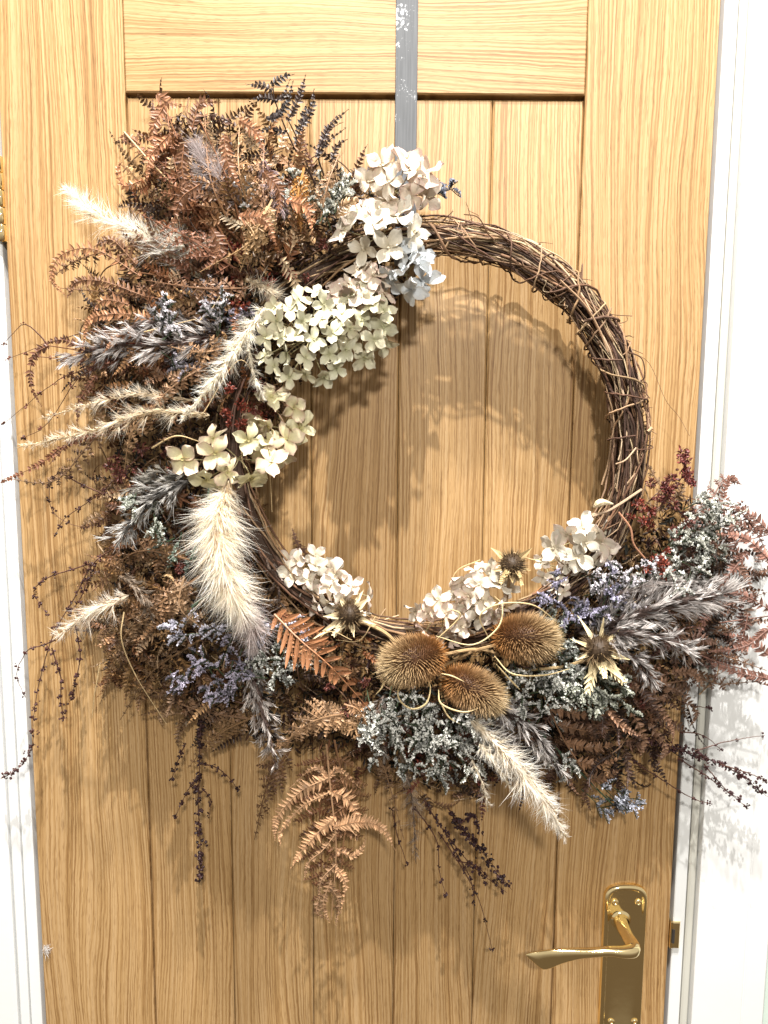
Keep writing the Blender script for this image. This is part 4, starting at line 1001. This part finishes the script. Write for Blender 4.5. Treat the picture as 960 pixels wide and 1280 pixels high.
plume([(480, 870), (470, 910), (480, 950)], [.06, .06, .05], 16, 700, (.22, .17, .14), (.48, .42, .36), **G)
plume([(330, 200), (345, 235), (355, 265)], [.08, .10, .10], 15, 600, (.26, .16, .15), (.58, .48, .48), **G)
plume([(150, 720), (175, 740), (190, 770)], [.09, .10, .10], 15, 600, (.22, .16, .11), (.48, .40, .32), **G)

# ==================================================================== statice and filler flowers
LAV = (.58, .53, .64); LAVW = (.86, .82, .86); WGR = (.98, .97, .90)
statice(235, 395, 45, 28, .095, 12, (-.3, -.8), LAVW, label='pale lavender statice at the upper left')
statice(285, 405, 40, 25, .08, 9, (.2, -.6), LAV)
statice(255, 450, 50, 25, .075, 8, (-.4, .2), (.52,.48,.55))
statice(390, 265, 55, 30, .085, 13, (0, -.8), (.84,.84,.76), label='greenish white statice beside the white hydrangea')
statice(330, 250, 35, 30, .09, 6, (-.2, -.8), (.74,.72,.70))
statice(545, 240, 12, 10, .05, 2, (.8, .3), (.34, .38, .48), green=(.03, .035, .04), L=(20, 34), hs=.006, label='dark blue statice tip over the end of the vine ring')
statice(270, 840, 50, 40, .085, 15, (0, .4), LAV, label='purple statice at the lower left')
statice(240, 785, 35, 14, .10, 5, (-.8, .4), (.82,.80,.90), hs=.01)
statice(345, 790, 35, 16, .10, 5, (.6, 0), (.82,.80,.90), hs=.01)
statice(355, 835, 35, 40, .075, 9, (.2, .5), (.80,.80,.74))
statice(180, 650, 40, 35, .08, 6, (-.4, .6), (.66,.68,.60))
statice(225, 690, 30, 15, .085, 4, (-.5, .4), (.46, .54, .46), green=(.06, .11, .06))
statice(500, 910, 58, 45, .08, 30, (.2, .8), WGR, label='white green statice below the teasels')
statice(580, 920, 62, 36, .085, 24, (.4, .5), WGR)
statice(530, 950, 40, 25, .06, 8, (.3, .9), (.84,.84,.78))
statice(670, 860, 58, 32, .09, 25, (.6, .1), WGR, label='white green statice right of the teasels')
statice(740, 870, 52, 27, .085, 20, (.7, .3), (.88,.90,.78))
statice(730, 760, 55, 38, .085, 20, (-.2, -.6), (.58,.55,.70), label='lavender statice beside the right white hydrangea')
statice(780, 730, 40, 30, .085, 10, (.2, -.6), LAVW)
statice(690, 800, 35, 35, .075, 9, (0, 0), (.66,.68,.62))
statice(870, 670, 42, 42, .085, 20, (.3, -.5), (.92,.92,.84), label='frosted green statice at the right')
statice(845, 715, 30, 20, .08, 7, (.2, .5), WGR)
statice(700, 940, 20, 22, .06, 5, (.3, .8), WGR)
statice(762, 1000, 22, 16, .055, 6, (.6, .6), (.72,.74,.84), label='blue grey statice tips at the bottom right')
mb = MB(); mb.add(*tube(pxpath([(660, 900), (710, 950), (765, 1005)], [.06, .06, .055], 20), .0009, 4, (.05, .09, .05))[:3]); part('stem', mb, M_TWIG)
mb = MB(); mb.add(*tube(pxpath([(262, 600), (256, 650), (238, 700)], [.09, .095, .085], 20), .0011, 4, (.07, .13, .08))[:3]); part('stem', mb, M_TWIG)
mb = MB(); mb.add(*tube(pxpath([(230, 770), (250, 750), (275, 740)], [.09, .09, .08], 20), .0009, 4, (.07, .12, .07))[:3]); part('stem', mb, M_TWIG)
MR = (.14, .03, .018)
for a in [(300, 515, 38, .085, 420), (330, 500, 25, .08, 200), (265, 345, 60, .07, 360), (330, 350, 50, .075, 320), (375, 335, 45, .07, 260), (278, 650, 22, .095, 320), (285, 685, 18, .09, 180), (235, 700, 22, .085, 160), (150, 600, 30, .05, 240), (200, 560, 40, .06, 260),
          (830, 620, 26, .07, 260), (795, 645, 28, .07, 300), (820, 700, 22, .09, 300), (845, 660, 22, .07, 160), (540, 950, 35, .05, 300), (560, 880, 40, .05, 260), (600, 960, 30, .045, 200), (790, 870, 30, .07, 200), (440, 860, 40, .06, 200)]:
    clump(*a, c=(.17, .035, .02) if a[4] > 290 else (.10, .028, .02))
clump(858, 570, 9, .055, 90, c=(.13, .03, .025)); clump(855, 590, 10, .055, 120, c=(.13, .03, .025)); clump(862, 602, 8, .055, 100, c=(.13, .03, .025)); clump(838, 605, 12, .055, 120, c=(.13, .03, .025))

# ==================================================================== hydrangeas
hydrangea(383, 420, 58, 56, .125, 26, 18, 'green', .45, gap=.93, label='greenish cream hydrangea head, second from the top')
hydrangea(452, 405, 34, 44, .095, 13, 19, 'green', .6, gap=.95)
hydrangea(495, 228, 44, 34, .085, 17, 25, 'pinkcream', .95, label='cream pink hydrangea head at the top of the ring')
hydrangea(472, 288, 46, 28, .10, 13, 24, 'white', .8, label='white hydrangea head under the cream pink one')
hydrangea(508, 335, 22, 38, .095, 11, 25, 'blue', .9, label='ice blue hydrangea head at the inner edge of the ring')
hydrangea(455, 365, 34, 34, .085, 10, 21, 'pinkcream', .7)
hydrangea(290, 575, 66, 30, .12, 14, 26, 'yellow', .7, gap=.95, label='yellow cream hydrangea head with pink petal edges')
hydrangea(350, 535, 26, 44, .095, 9, 24, 'yellow', .8, gap=.95)
hydrangea(385, 715, 34, 24, .07, 11, 19, 'white', .7, label='cream hydrangea head at the lower left of the ring')
hydrangea(425, 745, 36, 28, .075, 12, 20, 'white', .9)
hydrangea(605, 742, 34, 30, .085, 16, 21, 'white', .9, label='white and blush hydrangea head above the teasels')
hydrangea(555, 770, 38, 30, .085, 13, 21, 'pinkcream', .9)
hydrangea(728, 682, 36, 26, .085, 13, 23, 'white', .6, label='white hydrangea head at the lower right of the ring')
hydrangea(690, 712, 22, 16, .07, 6, 15, 'white', .5)
hydrangea(700, 740, 10, 8, .08, 2, 16, 'white', .3)

# ==================================================================== teasels and thistles
teasel(518, 824, .108, 43, 27, (-.9, .12, -.5), 1300, ([(545, 820), (600, 812), (650, 830)], [.10, .08, .05]),
       [([(545, 795), (590, 806), (622, 785), (628, 758), (618, 745)], [.12, .125, .12, .11, .105]), ([(500, 850), (498, 872), (514, 886), (532, 880), (538, 862), (535, 848)], [.11, .12, .125, .125, .12, .115]), ([(480, 845), (478, 858), (470, 868)], [.11, .12, .12]), ([(545, 800), (575, 770), (560, 760)], [.10, .11, .11])],
       'teasel head furthest left of the three, tan spines')
teasel(655, 797, .105, 39, 26, (.9, -.1, -.4), 1100, ([(625, 805), (590, 815), (550, 835)], [.10, .08, .05]),
       [([(612, 800), (600, 770), (625, 755), (665, 756), (694, 775)], [.11, .12, .12, .12, .11]), ([(618, 820), (640, 842), (680, 844), (712, 836)], [.11, .12, .12, .11]), ([(620, 830), (640, 852), (650, 862)], [.11, .11, .11])],
       'upper right teasel head with rust coloured centre')
teasel(590, 861, .095, 41, 23, (.85, .3, -.4), 1100, ([(560, 850), (540, 840), (520, 830)], [.09, .07, .05]),
       [([(548, 862), (552, 880), (580, 890), (606, 882)], [.11, .12, .12, .115]), ([(552, 842), (565, 845), (580, 852)], [.115, .12, .12]), ([(548, 872), (560, 895), (575, 905)], [.10, .10, .10])],
       'lower teasel head tucked under the other two')
thistle(640, 706, .085, 17, [(-25, -24, .0, 13), (27, -22, .0, 13), (-24, 8, .005, 12), (24, 8, .005, 12), (-14, 22, .01, 16), (12, 24, .012, 16), (0, 26, .015, 14), (-10, 14, .02, 16), (10, 14, .02, 16)], 'small thistle standing above the white hydrangea', (.46, .34, .17))
thistle(437, 768, .085, 17, [(-34, 4, .0, 14), (-20, 26, .01, 16), (-52, 34, .005, 10), (26, -22, .0, 14), (18, -34, -.01, 10), (34, 14, .0, 10), (-16, -30, 0, 10), (6, 30, .01, 12)], 'thistle between the left hydrangea and the teasels', (.66, .55, .34))
thistle(748, 812, .105, 20, [(-36, -14, .0, 8), (-22, -44, .0, 9), (10, -50, -.005, 7), (28, -26, .0, 9), (40, 14, .01, 14), (-14, 56, .012, 18), (32, 42, .015, 20), (8, 34, .02, 22), (-26, 12, .01, 9)], 'thistle with bright cream bracts at the right', (.70, .58, .34))
mb = MB(); mb.add(*tube(pxpath([(638, 718), (634, 745), (632, 780)], [.08, .075, .07], 12), .0018, 6, (.30, .20, .10))[:3]); part('stem', mb, M_TWIG)
mb = MB(); mb.add(*tube(pxpath([(445, 775), (480, 790), (505, 815)], [.07, .075, .07], 12), .0022, 6, (.40, .28, .14))[:3]); part('stem', mb, M_TWIG)
mb = MB(); mb.add(*tube(pxpath([(735, 824), (700, 834), (650, 838)], [.09, .085, .07], 12), .0018, 6, (.34, .24, .12))[:3]); part('stem', mb, M_TWIG)
mb = MB(); mb.add(*tube(pxpath([(655, 755), (690, 725), (715, 712)], [.05, .055, .05], 12), .0024, 6, (.30, .15, .06))[:3]); part('stem', mb, M_TWIG)
mb = MB(); mb.add(*tube(pxpath([(740, 645), (765, 636), (802, 612)], [.085, .085, .07], 12), [.0026]*2+[.0016]*10, 6, (.34, .24, .16))[:3]); part('stem', mb, M_TWIG)
mb = MB(); mb.add(*tube(pxpath([(742, 634), (752, 628), (766, 630)], [.085, .088, .085], 8), [.001, .003, .0042, .0045, .004, .003, .002, .001], 8, (.60, .50, .32))[:3]); part('stem', mb, M_TWIG)
mb = MB(); mb.add(*tube(pxpath([(773, 640), (788, 660), (792, 680), (806, 698)], [.09, .095, .095, .09], 16), .0011, 5, (.34, .17, .10))[:3]); part('stem', mb, M_TWIG)
mb = MB(); mb.add(*tube(pxpath([(770, 580), (782, 575), (795, 560)], [.085, .09, .08], 10), .0010, 5, (.40, .27, .17))[:3]); part('stem', mb, M_TWIG)
# curling tan tendrils and long stray straws
mb = MB()
for pts, h, r_ in [([(155, 765), (152, 800), (170, 845), (208, 905)], [.09, .09, .07, .05], .0009), ([(125, 830), (118, 870), (115, 898)], [.05, .05, .05], .0008), ([(155, 165), (200, 215), (240, 250)], [.07, .08, .08], .0011), ([(335, 570), (338, 600), (340, 640)], [.08, .09, .08], .0008),
                   ([(255, 515), (300, 450), (330, 500)], .10, .0006), ([(180, 415), (220, 405), (260, 395)], .09, .0007), ([(190, 560), (220, 545), (250, 552)], [.08, .1, .1], .0012), ([(250, 400), (262, 390), (275, 370)], .1, .0007),
                   ([(380, 820), (410, 790), (440, 800)], .1, .0007), ([(470, 770), (450, 800), (420, 800)], .08, .0007), ([(640, 690), (670, 700), (690, 690), (700, 700)], .06, .0008), ([(600, 700), (570, 715), (560, 750)], .06, .0007)]:
    mb = MB(); mb.add(*tube(pxpath(pts, h, 20), np.linspace(r_, r_*.5, 20), 5, (.52, .38, .20))[:3]); part('straw', mb, M_TWIG)

# ==================================================================== beaded seed sprigs
beads([([(150, 680), (117, 704), (95, 745), (67, 796), (50, 854), (42, 896), (40, 933), (21, 962), (0, 973)], [.05, .05, .045, .045, .04, .04, .035, .035, .035], .75, 1.6, 2.2),
       ([(70, 800), (50, 806), (33, 815), (21, 842), (33, 871)], .04, .7, 1.4, 1.6), ([(65, 810), (75, 846), (75, 879), (79, 904)], .04, .95, 1.5, 1.8), ([(94, 780), (100, 821), (92, 862), (90, 875)], .04, .95, 1.6, 1.8),
       ([(112, 704), (62, 721), (44, 740), (60, 771)], .045, .8, 1.5, 1.8), ([(113, 720), (100, 745), (85, 765)], .05, .9, 1.7, 2.4)], label='dark beaded seed sprig hanging at the far left')
beads([([(200, 555), (183, 563), (125, 617), (83, 647), (69, 672)], [.06, .055, .04, .04, .035], .55, 1.5, 1.6), ([(140, 622), (100, 605), (75, 593), (62, 610), (66, 640), (95, 658), (130, 655)], [.05, .045, .04, .04, .04, .045, .05], .6, 1.5, 1.6)])
beads([([(180, 410), (121, 413), (60, 430), (0, 452)], [.06, .05, .04, .04], .45, 1.3, 1.4), ([(170, 440), (100, 463), (62, 480), (0, 530)], [.06, .05, .04, .04], .5, 1.4, 1.5), ([(150, 450), (100, 470), (62, 526), (25, 549)], [.06, .05, .04, .04], .4, 1.4, 1.5), ([(60, 430), (30, 405), (0, 430)], .04, .5, 1.3, 1.5)], (.10, .035, .02))
beads([([(252, 880), (250, 930), (248, 1000), (250, 1060), (247, 1110)], [.05, .045, .04, .04, .035], 1.3, 1.9, 2.4), ([(250, 968), (235, 985), (218, 1022)], .04, .9, 1.5, 1.6), ([(253, 955), (275, 962), (298, 987)], .04, 1.1, 1.5, 1.8), ([(232, 930), (222, 950), (214, 975)], .04, 1.2, 1.5, 1.8), ([(252, 985), (262, 1000), (262, 1022)], .04, 1.1, 1.5, 1.8)], (.030, .012, .012), label='near black beaded sprig hanging straight down at the lower left')
beads([([(530, 1000), (556, 1040), (590, 1080), (635, 1115)], [.05, .045, .04, .035], .9, 1.7, 2.2), ([(560, 1010), (582, 1040), (606, 1068), (640, 1112)], [.045, .045, .04, .035], 1.5, 2.2, 3.2), ([(548, 1040), (575, 1080), (602, 1130), (617, 1190)], [.045, .04, .035, .03], .35, 1.3, 1.3), ([(515, 1005), (545, 1050), (550, 1090), (560, 1124)], .04, .5, 1.4, 1.5),
       ([(490, 1010), (496, 1040), (510, 1082)], .035, .5, 1.3, 1.3), ([(560, 1050), (588, 1100), (592, 1132)], .04, .8, 1.5, 1.8), ([(575, 1030), (590, 1020), (600, 1042)], .05, 1.2, 2.2, 2.8), ([(570, 1075), (600, 1085), (608, 1105)], .04, 1., 1.5, 1.8)], (.028, .011, .012), label='near black beaded sprig hanging at the bottom middle')
beads([([(790, 920), (840, 935), (868, 943), (918, 964), (962, 998)], [.05, .05, .045, .045, .045], 1.5, 1.9, 2.6), ([(868, 939), (906, 927), (956, 918)], .05, .5, 1.3, 1.4), ([(847, 947), (893, 977), (935, 1010)], .045, .8, 1.5, 1.8), ([(785, 947), (860, 993), (890, 1003)], .04, .5, 1.3, 1.3),
       ([(880, 955), (905, 985), (925, 995)], .045, .9, 1.5, 1.8), ([(900, 955), (935, 965), (958, 975)], .05, .9, 1.3, 1.4), ([(850, 915), (880, 920), (905, 940)], .045, .5, 1.2, 1.3), ([(846, 875), (868, 884), (889, 887)], .05, .8, 1.4, 1.5)], (.040, .014, .014), label='dark maroon beaded sprig crossing the frame at the right')
beads([([(800, 660), (835, 620), (855, 590), (860, 562)], [.06, .06, .055, .055], 1.0, 2.0, 3.0), ([(800, 640), (830, 610), (845, 600)], .06, 1., 2., 2.6)], (.10, .025, .02))
